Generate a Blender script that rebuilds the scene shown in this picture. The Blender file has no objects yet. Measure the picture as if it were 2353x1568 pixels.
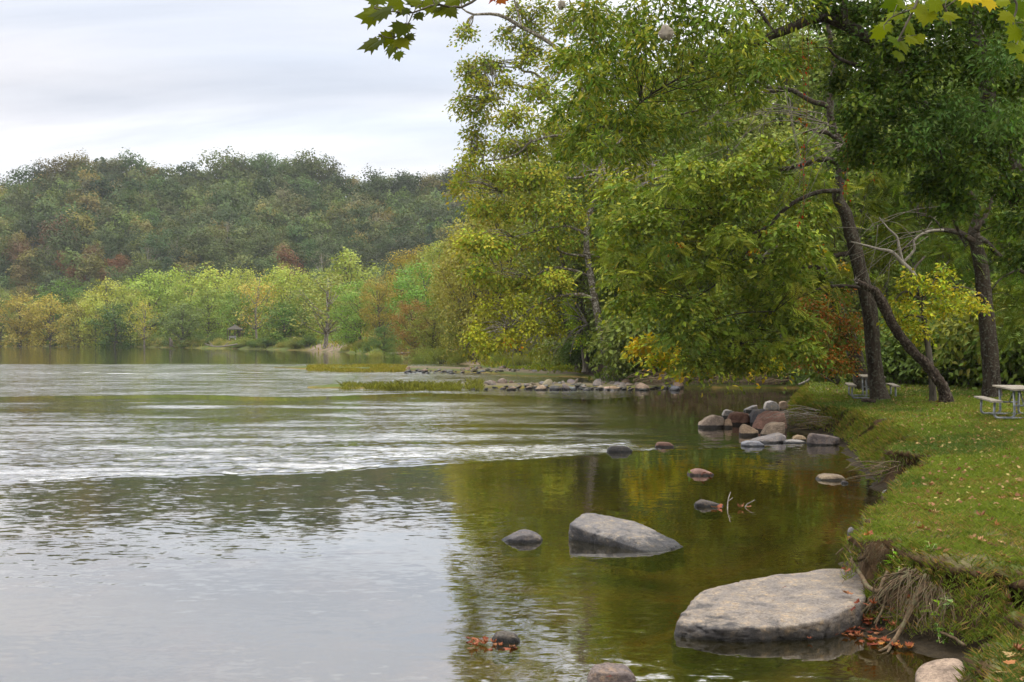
import bpy, bmesh, math, random
import numpy as np
from mathutils import Vector, Matrix

# ------------------------------------------------------------------ camera, sky, sun, exposure
SC = bpy.context.scene
COL = SC.collection
F, CX, HY, CAMZ = 2614.0, 1176.5, 776.0, 3.0      # focal length and horizon used to measure the photograph
SUN_EL, SUN_AZ = math.radians(48), math.radians(-62)   # azimuth measured from +Y (view direction), negative = left

cam_d = bpy.data.cameras.new("camera"); cam = bpy.data.objects.new("camera", cam_d); COL.objects.link(cam)
cam_d.lens = 40.0; cam_d.sensor_width = 36.0; cam_d.clip_start = 0.1; cam_d.clip_end = 9000
cam.location = (0, 0, CAMZ); cam.rotation_euler = (math.radians(90 - 0.175), 0, 0)
SC.camera = cam

def N(nt, typ, **kw):
    n = nt.nodes.new(typ)
    for k, v in kw.items():
        if k == 'inp':
            for a, b in v.items(): n.inputs[a].default_value = b
        else: setattr(n, k, v)
    return n
def LK(nt, a, b): nt.links.new(a, b)
def mth(nt, op, a, b=None, clamp=False):
    n = nt.nodes.new('ShaderNodeMath'); n.operation = op; n.use_clamp = clamp
    for i, v in enumerate((a, b)):
        if v is None: continue
        if isinstance(v, (int, float)): n.inputs[i].default_value = v
        else: nt.links.new(v, n.inputs[i])
    return n.outputs[0]
def ramp(nt, fac, stops, interp='LINEAR'):
    r = nt.nodes.new('ShaderNodeValToRGB'); r.color_ramp.interpolation = interp
    cr = r.color_ramp
    while len(cr.elements) < len(stops): cr.elements.new(0.5)
    for e, (p, c) in zip(cr.elements, stops):
        e.position = p; e.color = (c, c, c, 1) if isinstance(c, (int, float)) else (*c, 1)
    nt.links.new(fac, r.inputs[0]); return r.outputs[0]
def mixc(nt, fac, a, b, mode='MIX'):
    n = nt.nodes.new('ShaderNodeMix'); n.data_type = 'RGBA'; n.blend_type = mode
    for s, v in ((n.inputs[0], fac), (n.inputs[6], a), (n.inputs[7], b)):
        if isinstance(v, (int, float)): s.default_value = v
        elif isinstance(v, tuple): s.default_value = (*v, 1) if len(v) == 3 else v
        else: nt.links.new(v, s)
    return n.outputs[2]

world = bpy.data.worlds.new("World"); SC.world = world; world.use_nodes = True
nt = world.node_tree; nt.nodes.clear()
sky = N(nt, 'ShaderNodeTexSky'); sky.sky_type = 'NISHITA'; sky.sun_disc = False
sky.sun_elevation = SUN_EL; sky.sun_rotation = SUN_AZ
tc = N(nt, 'ShaderNodeTexCoord'); sep = N(nt, 'ShaderNodeSeparateXYZ'); LK(nt, tc.outputs['Generated'], sep.inputs[0])
zz = mth(nt, 'MAXIMUM', sep.outputs[2], 0.0)
zd = mth(nt, 'ADD', zz, 0.22)
u = mth(nt, 'DIVIDE', sep.outputs[0], zd); v = mth(nt, 'DIVIDE', sep.outputs[1], zd)
cmb = N(nt, 'ShaderNodeCombineXYZ'); LK(nt, u, cmb.inputs[0]); LK(nt, v, cmb.inputs[1])
mp = N(nt, 'ShaderNodeMapping'); mp.inputs['Rotation'].default_value = (0, 0, 0.30); mp.inputs['Scale'].default_value = (0.75, 2.3, 1); mp.inputs['Location'].default_value = (3.4, 2.4, 0)
LK(nt, cmb.outputs[0], mp.inputs[0])
n1 = N(nt, 'ShaderNodeTexNoise', inp={'Scale': 0.9, 'Detail': 7.0, 'Roughness': 0.55, 'Distortion': 0.35}); LK(nt, mp.outputs[0], n1.inputs['Vector'])
n2 = N(nt, 'ShaderNodeTexNoise', inp={'Scale': 0.42, 'Detail': 3.0, 'Roughness': 0.5}); LK(nt, mp.outputs[0], n2.inputs['Vector'])
az = mth(nt, 'ARCTAN2', sep.outputs[0], sep.outputs[1])
azb = N(nt, 'ShaderNodeMapRange', inp={'From Min': -0.50, 'From Max': 0.05, 'To Min': -0.055, 'To Max': 0.15}); LK(nt, az, azb.inputs[0])
elo = ramp(nt, zz, [(0.0, 0.56), (0.10, 0.555), (0.16, 0.52), (0.22, 0.50), (0.30, 0.48), (0.5, 0.55)])
# thick stratus: bright white with lavender-grey undersides, thinner and bluer low on the left
dens = mth(nt, 'ADD', mth(nt, 'ADD', mth(nt, 'MULTIPLY', mth(nt, 'SUBTRACT', n1.outputs[0], .5), .75), mth(nt, 'MULTIPLY', mth(nt, 'SUBTRACT', n2.outputs[0], .5), .45)), mth(nt, 'ADD', azb.outputs[0], elo))
cl = ramp(nt, dens, [(0.36, (0.53, 0.545, 0.60)), (0.48, (0.68, 0.685, 0.73)), (0.58, (0.86, 0.86, 0.89)), (0.70, (1.12, 1.10, 1.09))])
elb = ramp(nt, zz, [(0.0, (1.10,) * 3), (0.20, (1.08,) * 3), (0.30, (1.30, 1.30, 1.29)), (0.42, (1.75, 1.74, 1.69)), (0.60, (2.4, 2.36, 2.24)), (1.0, (3.1, 3.0, 2.8))])
cl2 = mixc(nt, 1.0, cl, elb, 'MULTIPLY')
bg1 = N(nt, 'ShaderNodeBackground', inp={'Strength': 0.12}); LK(nt, sky.outputs[0], bg1.inputs[0])
bg2 = N(nt, 'ShaderNodeBackground', inp={'Strength': 1.0}); LK(nt, cl2, bg2.inputs[0])
gap = mth(nt, 'SUBTRACT', 1.0, mth(nt, 'MULTIPLY', ramp(nt, n2.outputs[0], [(0.36, 1.0), (0.52, 0.0)]), ramp(nt, az, [(0.0, .40), (1.0, 0.0)])))
ms = N(nt, 'ShaderNodeMixShader'); LK(nt, gap, ms.inputs[0]); LK(nt, bg1.outputs[0], ms.inputs[1]); LK(nt, bg2.outputs[0], ms.inputs[2])
wo = N(nt, 'ShaderNodeOutputWorld'); LK(nt, ms.outputs[0], wo.inputs[0])
world.cycles.sampling_method = 'MANUAL'; world.cycles.sample_map_resolution = 512

sun_d = bpy.data.lights.new("sun", 'SUN'); sun_d.energy = 1.5; sun_d.angle = math.radians(12); sun_d.color = (1.0, 0.95, 0.87)
sun = bpy.data.objects.new("sun", sun_d); COL.objects.link(sun)
sd_ = Vector((math.sin(SUN_AZ) * math.cos(SUN_EL), math.cos(SUN_AZ) * math.cos(SUN_EL), math.sin(SUN_EL)))
sun.rotation_euler = sd_.to_track_quat('Z', 'Y').to_euler()

SC.view_settings.view_transform = 'Standard'; SC.view_settings.look = 'None'
SC.view_settings.exposure = 0.30; SC.view_settings.gamma = 1.0; SC.view_settings.use_curve_mapping = False
cy = SC.cycles
cy.max_bounces = 7; cy.diffuse_bounces = 3; cy.glossy_bounces = 3; cy.transmission_bounces = 3
cy.transparent_max_bounces = 6; cy.volume_bounces = 0; cy.caustics_reflective = False; cy.caustics_refractive = False
cy.use_denoising = True; cy.sample_clamp_indirect = 4.0
cy.use_adaptive_sampling = True; cy.adaptive_threshold = 0.02

# ------------------------------------------------------------------ helpers
def P(px, py, z=0.0):                   # pixel of the (2353 wide) photograph on the level z
    Y = (CAMZ - z) * F / (py - HY); return np.array([(px - CX) / F * Y, Y, z])
def PD(px, py, Y):                      # pixel at the distance Y
    return np.array([(px - CX) / F * Y, Y, CAMZ - (py - HY) / F * Y])
def RNG(s): return np.random.RandomState(s)
def nrm(a): return a / np.maximum(np.linalg.norm(a, axis=-1, keepdims=True), 1e-9)
def sm(t): t = np.clip(t, 0, 1); return t * t * (3 - 2 * t)
def srgb(h):
    c = [int(h[i:i + 2], 16) / 255 for i in (0, 2, 4)]
    return np.array([x / 12.92 if x < .04045 else ((x + .055) / 1.055) ** 2.4 for x in c])

def vnoise(p, seed=0):                  # value noise in 2 or 3 dimensions, 0..1
    p = np.asarray(p, float); i = np.floor(p).astype(np.int64); f = p - i; f = f * f * (3 - 2 * f)
    k = p.shape[-1]; out = 0
    for c in range(1 << k):
        h = np.full(p.shape[:-1], seed * 1013904223, np.int64); w = 1.0
        for d in range(k):
            b = (c >> d) & 1
            h = h ^ ((i[..., d] + b) * (374761393, 668265263, 1274126177)[d]); h = (h ^ (h >> 13)) * 1103515245 & 0x7fffffff
            w = w * (f[..., d] if b else 1 - f[..., d])
        h = (h ^ (h >> 15)) * 1103515245 & 0x7fffffff
        out = out + w * (((h >> 5) % 65536) / 65535.0)
    return out
def fbm(p, seed=0, o=3):
    p = np.asarray(p, float); s = 0; a = 1; t = 0
    for k in range(o): s = s + a * vnoise(p * 2 ** k, seed + k * 7); t += a; a *= .5
    return s / t

def tag(o, label=None, cat=None, group=None, kind=None):
    if label: o['label'] = label
    if cat: o['category'] = cat
    if group: o['group'] = group
    if kind: o['kind'] = kind
    return o
def empty(name, loc=(0, 0, 0), rz=0.0):
    o = bpy.data.objects.new(name, None); COL.objects.link(o); o.location = tuple(loc); o.rotation_euler = (0, 0, rz); o.empty_display_size = .3
    return o

class MB:                               # collects geometry, builds one mesh
    def __init__(s): s.v = []; s.c = []; s.f = []; s.n = 0; s.off = np.zeros(3)
    def add(s, v, faces, col=(1, 1, 1), mi=0, smooth=False):
        v = np.asarray(v, np.float32).reshape(-1, 3)
        c = np.asarray(col, np.float32)
        if c.ndim == 1: c = np.tile(c, (len(v), 1))
        s.v.append(v); s.c.append(c)
        if not isinstance(faces, list): faces = [faces]
        for f in faces:
            f = np.asarray(f, np.int64)
            if len(f): s.f.append((f + s.n, mi, smooth))
        s.n += len(v); return s
    def mesh(s, name, mats, origin=(0, 0, 0)):
        me = bpy.data.meshes.new(name)
        V = np.concatenate(s.v) - np.asarray(origin, np.float32); C = np.concatenate(s.c)
        me.vertices.add(len(V)); me.vertices.foreach_set('co', V.astype(np.float32).ravel())
        li = np.concatenate([f.ravel() for f, _, _ in s.f]).astype(np.int32)
        tot = np.concatenate([np.full(len(f), f.shape[1], np.int32) for f, _, _ in s.f])
        mi = np.concatenate([np.full(len(f), m, np.int32) for f, m, _ in s.f])
        smo = np.concatenate([np.full(len(f), t, bool) for f, _, t in s.f])
        st = np.concatenate([[0], np.cumsum(tot)[:-1]]).astype(np.int32)
        me.loops.add(len(li)); me.loops.foreach_set('vertex_index', li)
        me.polygons.add(len(tot)); me.polygons.foreach_set('loop_start', st); me.polygons.foreach_set('loop_total', tot)
        me.polygons.foreach_set('material_index', mi); me.polygons.foreach_set('use_smooth', smo)
        a = me.attributes.new('col', 'FLOAT_COLOR', 'POINT')
        a.data.foreach_set('color', np.concatenate([C, np.ones((len(C), 1), np.float32)], 1).astype(np.float32).ravel())
        for m in (mats if isinstance(mats, (list, tuple)) else [mats]): me.materials.append(m)
        me.update(calc_edges=True); return me
    def build(s, name, mats, parent=None, loc=None):
        loc = np.zeros(3) if loc is None else np.asarray(loc, float)
        o = bpy.data.objects.new(name, s.mesh(name, mats, loc)); COL.objects.link(o)
        if parent is None: o.location = tuple(loc)
        else: o.parent = parent; o.location = tuple(loc - np.array(parent.location))
        return o

def spline(pts, n):                     # Catmull-Rom through points (columns may include radius)
    p = np.asarray(pts, float)
    if len(p) < 3: t = np.linspace(0, 1, n)[:, None]; return p[0] * (1 - t) + p[-1] * t
    q = np.vstack([2 * p[0] - p[1], p, 2 * p[-1] - p[-2]])
    T = np.linspace(0, len(p) - 1 - 1e-6, n); i = T.astype(int); t = (T - i)[:, None]
    a, b, c, d = q[i], q[i + 1], q[i + 2], q[i + 3]
    return .5 * ((2 * b) + (-a + c) * t + (2 * a - 5 * b + 4 * c - d) * t ** 2 + (-a + 3 * b - 3 * c + d) * t ** 3)
def tube(mb, path, rad, sides=6, col=(1, 1, 1), rough=0.0, rng=None, mi=0):
    p = np.asarray(path, float); n = len(p); rad = np.broadcast_to(np.asarray(rad, float), (n,))
    t = nrm(np.gradient(p, axis=0)); up = np.array([0, 0, 1.0]) if abs(t[0][2]) < .9 else np.array([1.0, 0, 0])
    a = nrm(np.cross(t[0], up)); A = [a]
    for k in range(1, n): a = a - t[k] * a.dot(t[k]); a = a / max(np.linalg.norm(a), 1e-6); A.append(a)
    A = np.array(A); B = np.cross(t, A); th = np.arange(sides) / sides * 2 * math.pi
    R = rad[:, None] * np.ones(sides)
    if rough and rng is not None: R = R * (1 + rough * (rng.rand(n, sides) - .5) + rough * 1.2 * (rng.rand(1, sides) - .5))
    v = p[:, None, :] + R[..., None] * (np.cos(th)[None, :, None] * A[:, None, :] + np.sin(th)[None, :, None] * B[:, None, :])
    i = np.arange(n - 1)[:, None] * sides; j = np.arange(sides)[None, :]; jn = (j + 1) % sides
    f = np.stack([i + j, i + jn, i + sides + jn, i + sides + j], -1).reshape(-1, 4)
    v = v.reshape(-1, 3); fs = [f]
    v = np.vstack([v, p[0], p[-1]]); k = np.arange(sides)
    fs.append(np.stack([np.full(sides, n * sides), (k + 1) % sides, k], -1))
    fs.append(np.stack([np.full(sides, n * sides + 1), (n - 1) * sides + k, (n - 1) * sides + (k + 1) % sides], -1))
    mb.add(v, fs, col, mi, True)
def limb(mb, pts, r0, r1, n=10, sides=6, wob=0.0, rng=None, col=(1, 1, 1), rough=0.0, power=1.0):
    p = spline(pts, n)
    if wob and rng is not None: w = rng.randn(n, 3) * wob; w[0] = 0; p = p + w
    t = np.linspace(0, 1, n) ** power
    tube(mb, p, r0 + (r1 - r0) * t, sides, col, rough, rng); return p
def boxm(mb, c, s, R=None, col=(1, 1, 1), mi=0):
    v = np.array([[x, y, z] for x in (-.5, .5) for y in (-.5, .5) for z in (-.5, .5)]) * np.asarray(s)
    if R is not None: v = v @ np.asarray(R).T
    mb.add(v + np.asarray(c), np.array([[0, 1, 3, 2], [4, 6, 7, 5], [0, 4, 5, 1], [2, 3, 7, 6], [0, 2, 6, 4], [1, 5, 7, 3]]), col, mi)

# leaf shapes: x across, y along, z up
LEAF = (np.array([[0, 0, 0], [.30, .42, .05], [0, 1, -.06], [-.30, .42, .05]]), np.array([[0, 1, 2, 3]]))
LEAFN = (np.array([[0, 0, 0], [.17, .40, .03], [0, 1, -.10], [-.17, .40, .03]]), np.array([[0, 1, 2, 3]]))
CLUMP = (np.array([[-.1, 0, 0], [.52, .25, .1], [.35, .9, -.05], [-.12, 1.0, .05], [-.5, .5, -.1]]), np.array([[0, 1, 2, 3, 4]]))
def _frond():
    V = []; Fc = []
    for k in range(7):
        y = .14 + k * .125; z = -.30 * y * y; L = .36 * math.sin(math.pi * (.25 + .62 * k / 7)) + .05
        for s in (-1, 1):
            b = len(V); V += [[0, y, z], [s * L * .5, y + .105, z - .01], [s * L, y + .12, z - .09], [s * L * .5, y - .01, z - .02]]
            Fc.append([b, b + 1, b + 2, b + 3] if s < 0 else [b, b + 3, b + 2, b + 1])
    b = len(V); V += [[0, 1.0, -.3], [.05, 1.1, -.37], [0, 1.26, -.45], [-.05, 1.1, -.37]]; Fc.append([b, b + 1, b + 2, b + 3])
    return np.array(V), np.array(Fc)
FROND = _frond()
def _maple():
    o = [(0, 0), (.10, .02), (.30, -.06), (.27, .08), (.50, .14), (.40, .26), (.62, .46), (.40, .44), (.34, .54), (.36, .74), (.20, .66), (.13, .78), (0, 1.05)]
    o = o + [(-x * .96, y) for x, y in o[-2:0:-1]]
    V = [[0, .34, .03]] + [[x, y, .05 - .28 * abs(x) ** 1.4 - .10 * y * y] for x, y in o]; n = len(o)
    return np.array(V), np.array([[0, 1 + (k + 1) % n, 1 + k] for k in range(n)])
MAPLE = _maple()
def scatter(mb, tpl, pos, nv, tv, size, col, mi=0, bend=None):
    V, Fc = tpl; n = len(pos)
    nv = nrm(nv); tv = nrm(tv - nv * np.sum(tv * nv, 1, keepdims=True)); b = np.cross(tv, nv)
    size = np.broadcast_to(np.asarray(size, float), (n,))[:, None, None]
    w = pos[:, None, :] + size * (V[None, :, 0:1] * b[:, None, :] + V[None, :, 1:2] * tv[:, None, :] + V[None, :, 2:3] * nv[:, None, :])
    f = (Fc[None] + (np.arange(n) * len(V))[:, None, None]).reshape(-1, Fc.shape[1])
    c = np.repeat(np.clip(col, 0, 1), len(V), 0)
    mb.add(w.reshape(-1, 3), f, c, mi, False)

def foliage(mb, rng, lobes, ls, nsp, m, sr, tpl=LEAF, cols=None, droop=.3, flat=.55, outw=.5, cvar=.16, shell=.45, rag=1.0, nr=.45):
    """lobes: rows cx,cy,cz,rx,ry,rz. Leaves gather in sprays spread through each lobe. Returns the spray centres."""
    lobes = np.asarray(lobes, float); Lc = np.repeat(np.arange(len(lobes)), nsp)
    u = nrm(rng.randn(len(Lc), 3)); fr = rng.rand(len(Lc), 1) ** shell
    sp = lobes[Lc, :3] + u * lobes[Lc, 3:6] * fr * (1 + rag * .22 * rng.randn(len(Lc), 1))
    cols = np.atleast_2d(np.array([[1, 1, 1.]]) if cols is None else cols)
    sc = cols[rng.randint(0, len(cols), len(Lc))] * (1 + cvar * rng.randn(len(Lc), 1)) * (1 + .06 * rng.randn(len(Lc), 3))
    k = np.repeat(np.arange(len(sp)), m); g = rng.randn(len(k), 3) * np.array([1, 1, flat]) * sr
    g[:, 2] -= .25 * np.sum(g[:, :2] ** 2, 1) / max(sr, 1e-3)
    pos = sp[k] + g; out = u[k]
    nv = np.array([0, 0, .55]) + out * outw + rng.randn(len(k), 3) * nr
    tv = g * 1.2 / sr + rng.randn(len(k), 3) * .6 + np.array([0, 0, -droop])
    c = sc[k] * (1 + .13 * rng.randn(len(k), 1)) * (1 + .05 * rng.randn(len(k), 3))
    scatter(mb, tpl, pos, nv, tv, ls * (.7 + .6 * rng.rand(len(k))), np.clip(c, .01, 1), 0)
    return sp, Lc

# ------------------------------------------------------------------ materials
def mat(name):
    m = bpy.data.materials.new(name); m.use_nodes = True; m.node_tree.nodes.clear()
    return m, m.node_tree, N(m.node_tree, 'ShaderNodeOutputMaterial')
def leaf_material(name, trans=.22, rough=.6, spec=.12, tint=(1.03, .98, .64)):
    m, t, o = mat(name)
    a = N(t, 'ShaderNodeAttribute', attribute_name='col'); oi = N(t, 'ShaderNodeObjectInfo')
    c = mixc(t, 1.0, a.outputs['Color'], oi.outputs['Color'], 'MULTIPLY'); c = mixc(t, 1.0, c, tint, 'MULTIPLY')
    pb = N(t, 'ShaderNodeBsdfPrincipled', inp={'Roughness': rough, 'Specular IOR Level': spec}); LK(t, c, pb.inputs['Base Color'])
    tr = N(t, 'ShaderNodeBsdfTranslucent'); c2 = mixc(t, 1.0, c, (1.25, 1.2, .55), 'MULTIPLY'); LK(t, c2, tr.inputs[0])
    mx = N(t, 'ShaderNodeMixShader', inp={0: trans}); LK(t, pb.outputs[0], mx.inputs[1]); LK(t, tr.outputs[0], mx.inputs[2])
    LK(t, mx.outputs[0], o.inputs[0]); return m
def bark_material(name, c1, c2, c3=None, scale=9.0, bump=.5, patch=.0):
    m, t, o = mat(name)
    g = N(t, 'ShaderNodeNewGeometry'); mp = N(t, 'ShaderNodeMapping'); mp.inputs['Scale'].default_value = (1, 1, .18); LK(t, g.outputs['Position'], mp.inputs[0])
    n = N(t, 'ShaderNodeTexNoise', inp={'Scale': scale, 'Detail': 6.0, 'Roughness': .7, 'Distortion': .4}); LK(t, mp.outputs[0], n.inputs['Vector'])
    c = ramp(t, n.outputs[0], [(.36, c1), (.62, c2)])
    if c3 is not None:
        n2 = N(t, 'ShaderNodeTexNoise', inp={'Scale': 7.0 if patch > .5 else 14.0, 'Detail': 4.0, 'Roughness': .6}); LK(t, g.outputs['Position'], n2.inputs['Vector'])
        f = ramp(t, n2.outputs[0], [(.5 - .12 * patch, 0.0), (.60 - .12 * patch, 1.0)]); c = mixc(t, f, c, c3)
    pb = N(t, 'ShaderNodeBsdfPrincipled', inp={'Roughness': .9, 'Specular IOR Level': .15}); LK(t, c, pb.inputs['Base Color'])
    b = N(t, 'ShaderNodeBump', inp={'Strength': bump, 'Distance': .05}); LK(t, n.outputs[0], b.inputs['Height']); LK(t, b.outputs[0], pb.inputs['Normal'])
    LK(t, pb.outputs[0], o.inputs[0]); return m
def attr_material(name, rough=.9, nscale=20.0, namt=.35, bump=.3, bdist=.03, spec=.2):
    m, t, o = mat(name)
    a = N(t, 'ShaderNodeAttribute', attribute_name='col'); g = N(t, 'ShaderNodeNewGeometry')
    n = N(t, 'ShaderNodeTexNoise', inp={'Scale': nscale, 'Detail': 5.0, 'Roughness': .65}); LK(t, g.outputs['Position'], n.inputs['Vector'])
    f = ramp(t, n.outputs[0], [(.3, 1 - namt), (.7, 1 + namt * .7)])
    c = mixc(t, 1.0, a.outputs['Color'], f, 'MULTIPLY')
    pb = N(t, 'ShaderNodeBsdfPrincipled', inp={'Roughness': rough, 'Specular IOR Level': spec}); LK(t, c, pb.inputs['Base Color'])
    b = N(t, 'ShaderNodeBump', inp={'Strength': bump, 'Distance': bdist}); LK(t, n.outputs[0], b.inputs['Height']); LK(t, b.outputs[0], pb.inputs['Normal'])
    LK(t, pb.outputs[0], o.inputs[0]); return m

M_LEAF = leaf_material("leaf")
M_LEAF_NEAR = leaf_material("leaf_near", trans=.40, rough=.7, spec=.06, tint=(1.0, 1.0, .5))
M_GRASS = leaf_material("grass_blade", trans=.35, rough=.6, spec=.15, tint=(1.08, 1.0, .8))
M_DRY = leaf_material("dry_leaf", trans=.12, rough=.7, spec=.2, tint=(1, 1, 1))
M_BARK = bark_material("bark_brown", (.018, .013, .009), (.062, .047, .034), (.10, .10, .078), bump=.9, patch=-.25)
M_BARK_GREY = bark_material("bark_grey", (.05, .042, .033), (.15, .13, .10), scale=10)
M_BARK_SYC = bark_material("bark_sycamore", (.26, .235, .19), (.46, .43, .37), (.12, .10, .07), scale=5, bump=.2, patch=.8)
M_BARK_DEAD = bark_material("bark_dead", (.014, .010, .008), (.055, .038, .027), (.11, .09, .07), scale=12, bump=1.0)
M_TWIG = bark_material("dead_twig", (.16, .14, .115), (.30, .27, .23), scale=20, bump=.2)
M_ROOT = bark_material("root", (.06, .040, .024), (.17, .12, .072), (.11, .10, .055), scale=16, bump=.5)
M_GROUND = attr_material("ground", nscale=14.0, namt=.45, bump=.6, bdist=.05)

def rock_material(name, c1, c2, c3, wet=True, scale=3.0, tan=.5):
    m, t, o = mat(name)
    g = N(t, 'ShaderNodeNewGeometry'); oi = N(t, 'ShaderNodeObjectInfo'); tcn = N(t, 'ShaderNodeTexCoord')
    ad = N(t, 'ShaderNodeVectorMath', operation='ADD'); LK(t, tcn.outputs['Object'], ad.inputs[0]); LK(t, oi.outputs['Location'], ad.inputs[1])
    def nz(s, d=6.0, r=.6, dist=0.0, sc=None):
        n = N(t, 'ShaderNodeTexNoise', inp={'Scale': s, 'Detail': d, 'Roughness': r, 'Distortion': dist})
        if sc: mp = N(t, 'ShaderNodeMapping'); mp.inputs['Scale'].default_value = sc; mp.inputs['Rotation'].default_value = (.12, .1, .25); LK(t, ad.outputs[0], mp.inputs[0]); LK(t, mp.outputs[0], n.inputs['Vector'])
        else: LK(t, ad.outputs[0], n.inputs['Vector'])
        return n.outputs[0]
    n1 = nz(scale * 1.3, 8.0, .68, .3); n2 = nz(scale * 14, 6.0, .75); n3 = nz(scale * 1.1, 6.0, .62, 1.0, (1, 1.6, 5)); n4 = nz(scale * 4.5, 6.0, .7, .2); n5 = nz(scale * 40, 3.0, .6)
    c = mixc(t, ramp(t, n1, [(.38, 0.0), (.62, 1.0)]), c1, c2)
    c = mixc(t, mth(t, 'MULTIPLY', ramp(t, n4, [(.50, 0.0), (.60, 1.0)]), mth(t, 'MULTIPLY', ramp(t, n1, [(.42, 0.0), (.60, 1.0)]), tan)), c, c3)
    c = mixc(t, 1.0, c, ramp(t, n2, [(.30, .55), (.50, .98), (.72, 1.3)]), 'MULTIPLY'); c = mixc(t, 1.0, c, ramp(t, n5, [(.30, .75), (.7, 1.2)]), 'MULTIPLY')
    crk = ramp(t, n3, [(.470, 1.0), (.495, .35), (.515, 1.0)]); c = mixc(t, .45, c, crk, 'MULTIPLY')
    c = mixc(t, 1.0, c, oi.outputs['Color'], 'MULTIPLY')
    pb = N(t, 'ShaderNodeBsdfPrincipled', inp={'Roughness': .85, 'Specular IOR Level': .3})
    if wet:      # black algae stain and wet band along the water line
        s = N(t, 'ShaderNodeSeparateXYZ'); LK(t, g.outputs['Position'], s.inputs[0])
        hgt = mth(t, 'ADD', mth(t, 'DIVIDE', s.outputs[2], oi.outputs['Alpha']), mth(t, 'MULTIPLY', mth(t, 'SUBTRACT', n1, .5), .40))
        c = mixc(t, ramp(t, hgt, [(.095, .95), (.175, 0.0)]), c, mixc(t, 1.0, c, (.33, .35, .38), 'MULTIPLY'))
        w = ramp(t, mth(t, 'ADD', s.outputs[2], mth(t, 'MULTIPLY', mth(t, 'SUBTRACT', n4, .5), .06)), [(.020, 1.0), (.045, 0.0)])
        c = mixc(t, w, c, mixc(t, 1.0, c, (.28, .29, .28), 'MULTIPLY'))
        LK(t, mth(t, 'SUBTRACT', .88, mth(t, 'MULTIPLY', w, .55)), pb.inputs['Roughness'])
    LK(t, c, pb.inputs['Base Color'])
    h = mth(t, 'ADD', mth(t, 'ADD', mth(t, 'MULTIPLY', n2, .35), mth(t, 'MULTIPLY', n4, .8)), mth(t, 'ADD', mth(t, 'MULTIPLY', crk, .2), mth(t, 'MULTIPLY', n5, .14)))
    b = N(t, 'ShaderNodeBump', inp={'Strength': .9, 'Distance': .03}); LK(t, h, b.inputs['Height']); LK(t, b.outputs[0], pb.inputs['Normal'])
    LK(t, pb.outputs[0], o.inputs[0]); return m
M_ROCK = rock_material("river_rock", (.15, .145, .15), (.215, .20, .185), (.36, .28, .18), tan=.6)
M_ROCK_TAN = rock_material("tan_rock", (.22, .17, .13), (.36, .28, .21), (.46, .38, .27), scale=2.2)
M_ROCK_RED = rock_material("red_rock", (.14, .085, .065), (.25, .15, .115), (.34, .23, .17), scale=3.5)
#@@TERRAIN
# ------------------------------------------------------------------ terrain, river
SHORE = np.array([(-8, -5), (-4, -1), (-1, 1.5), (1, 3.6), (1.6, 5.2), (2.1, 6.5), (2.7, 7.6), (3.4, 8.8), (4.05, 9.75), (4.3, 10.3), (3.95, 10.75), (3.65, 11.2), (3.5, 12.0),
    (3.5, 12.7), (3.8, 13.5), (4.3, 14.6), (4.65, 15.4), (5.1, 16.4), (5.75, 17.7), (6.4, 19.4), (7.1, 20.5), (7.5, 21.3), (7.2, 22.8), (7.65, 25), (8.4, 28.6), (9.3, 32.5), (9.6, 35),
    (9.1, 38), (9.9, 41), (11, 46), (12.6, 52), (14.2, 57), (17.0, 61), (20, 64.5), (21, 67.5), (18, 69.8), (14, 70.2), (8.7, 70.2), (6.6, 73), (6.0, 78), (5.8, 86), (4.6, 96), (1.5, 102), (-1.5, 107),
    (-3.3, 114), (-4.4, 124), (-4.8, 131), (-7, 135), (-14, 160), (-23.6, 201), (-38, 245), (-49, 272), (-64, 292), (-91, 330), (-125, 373), (-186, 410), (-260, 440),
    (-400, 470), (-900, 500)], float)
RIVER = np.vstack([SHORE, [(-900, 330), (-420, 260), (-170, 60), (-60, -20)]])
def shore_dist(x, y):                   # signed distance to the river's edge, positive on land
    x = np.asarray(x, float).ravel(); y = np.asarray(y, float).ravel(); d = np.full(x.shape, 1e9); ins = np.zeros(x.shape, bool)
    n = len(RIVER)
    for k in range(n):
        ax, ay = RIVER[k]; bx, by = RIVER[(k + 1) % n]; ex, ey = bx - ax, by - ay
        t = np.clip(((x - ax) * ex + (y - ay) * ey) / (ex * ex + ey * ey), 0, 1)
        d = np.minimum(d, np.hypot(x - ax - t * ex, y - ay - t * ey))
        if ey != 0: c = ((ay > y) != (by > y)) & (x < ex * (y - ay) / ey + ax); ins ^= c
    return np.where(ins, -d, d)
def seg_dist(x, y, pts):
    d = np.full(np.shape(x), 1e9)
    for (ax, ay), (bx, by) in zip(pts[:-1], pts[1:]):
        ex, ey = bx - ax, by - ay; t = np.clip(((x - ax) * ex + (y - ay) * ey) / (ex * ex + ey * ey), 0, 1)
        d = np.minimum(d, np.hypot(x - ax - t * ex, y - ay - t * ey))
    return d
RPX = np.array([-1500, -400, -200, 0, 60, 150, 240, 330, 450, 480, 600, 700, 800, 950, 1050, 1130, 1400, 2000, 3000, 5000])
RPY = np.array([500, 485, 475, 452, 430, 394, 382, 400, 398, 418, 372, 390, 412, 420, 414, 420, 440, 470, 520, 600])
def hill_h(x, y):
    ridge = 3 + (776 - np.interp(x / 620 * F + CX, RPX, RPY)) * 620 / F - 13
    yf = 425 + 25 * vnoise(np.stack([x / 90, y * 0], -1), 5)
    s = np.clip((y - yf) / (620 - yf), 0, 1)
    h = ridge * s ** .9 * (1 + .10 * (fbm(np.stack([x / 55, y / 120], -1), 9) - .5) * np.sin(s * math.pi) * 3)
    return h * np.where(y > 620, np.clip(1 - (y - 620) / 1400, .3, 1), 1)
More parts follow.
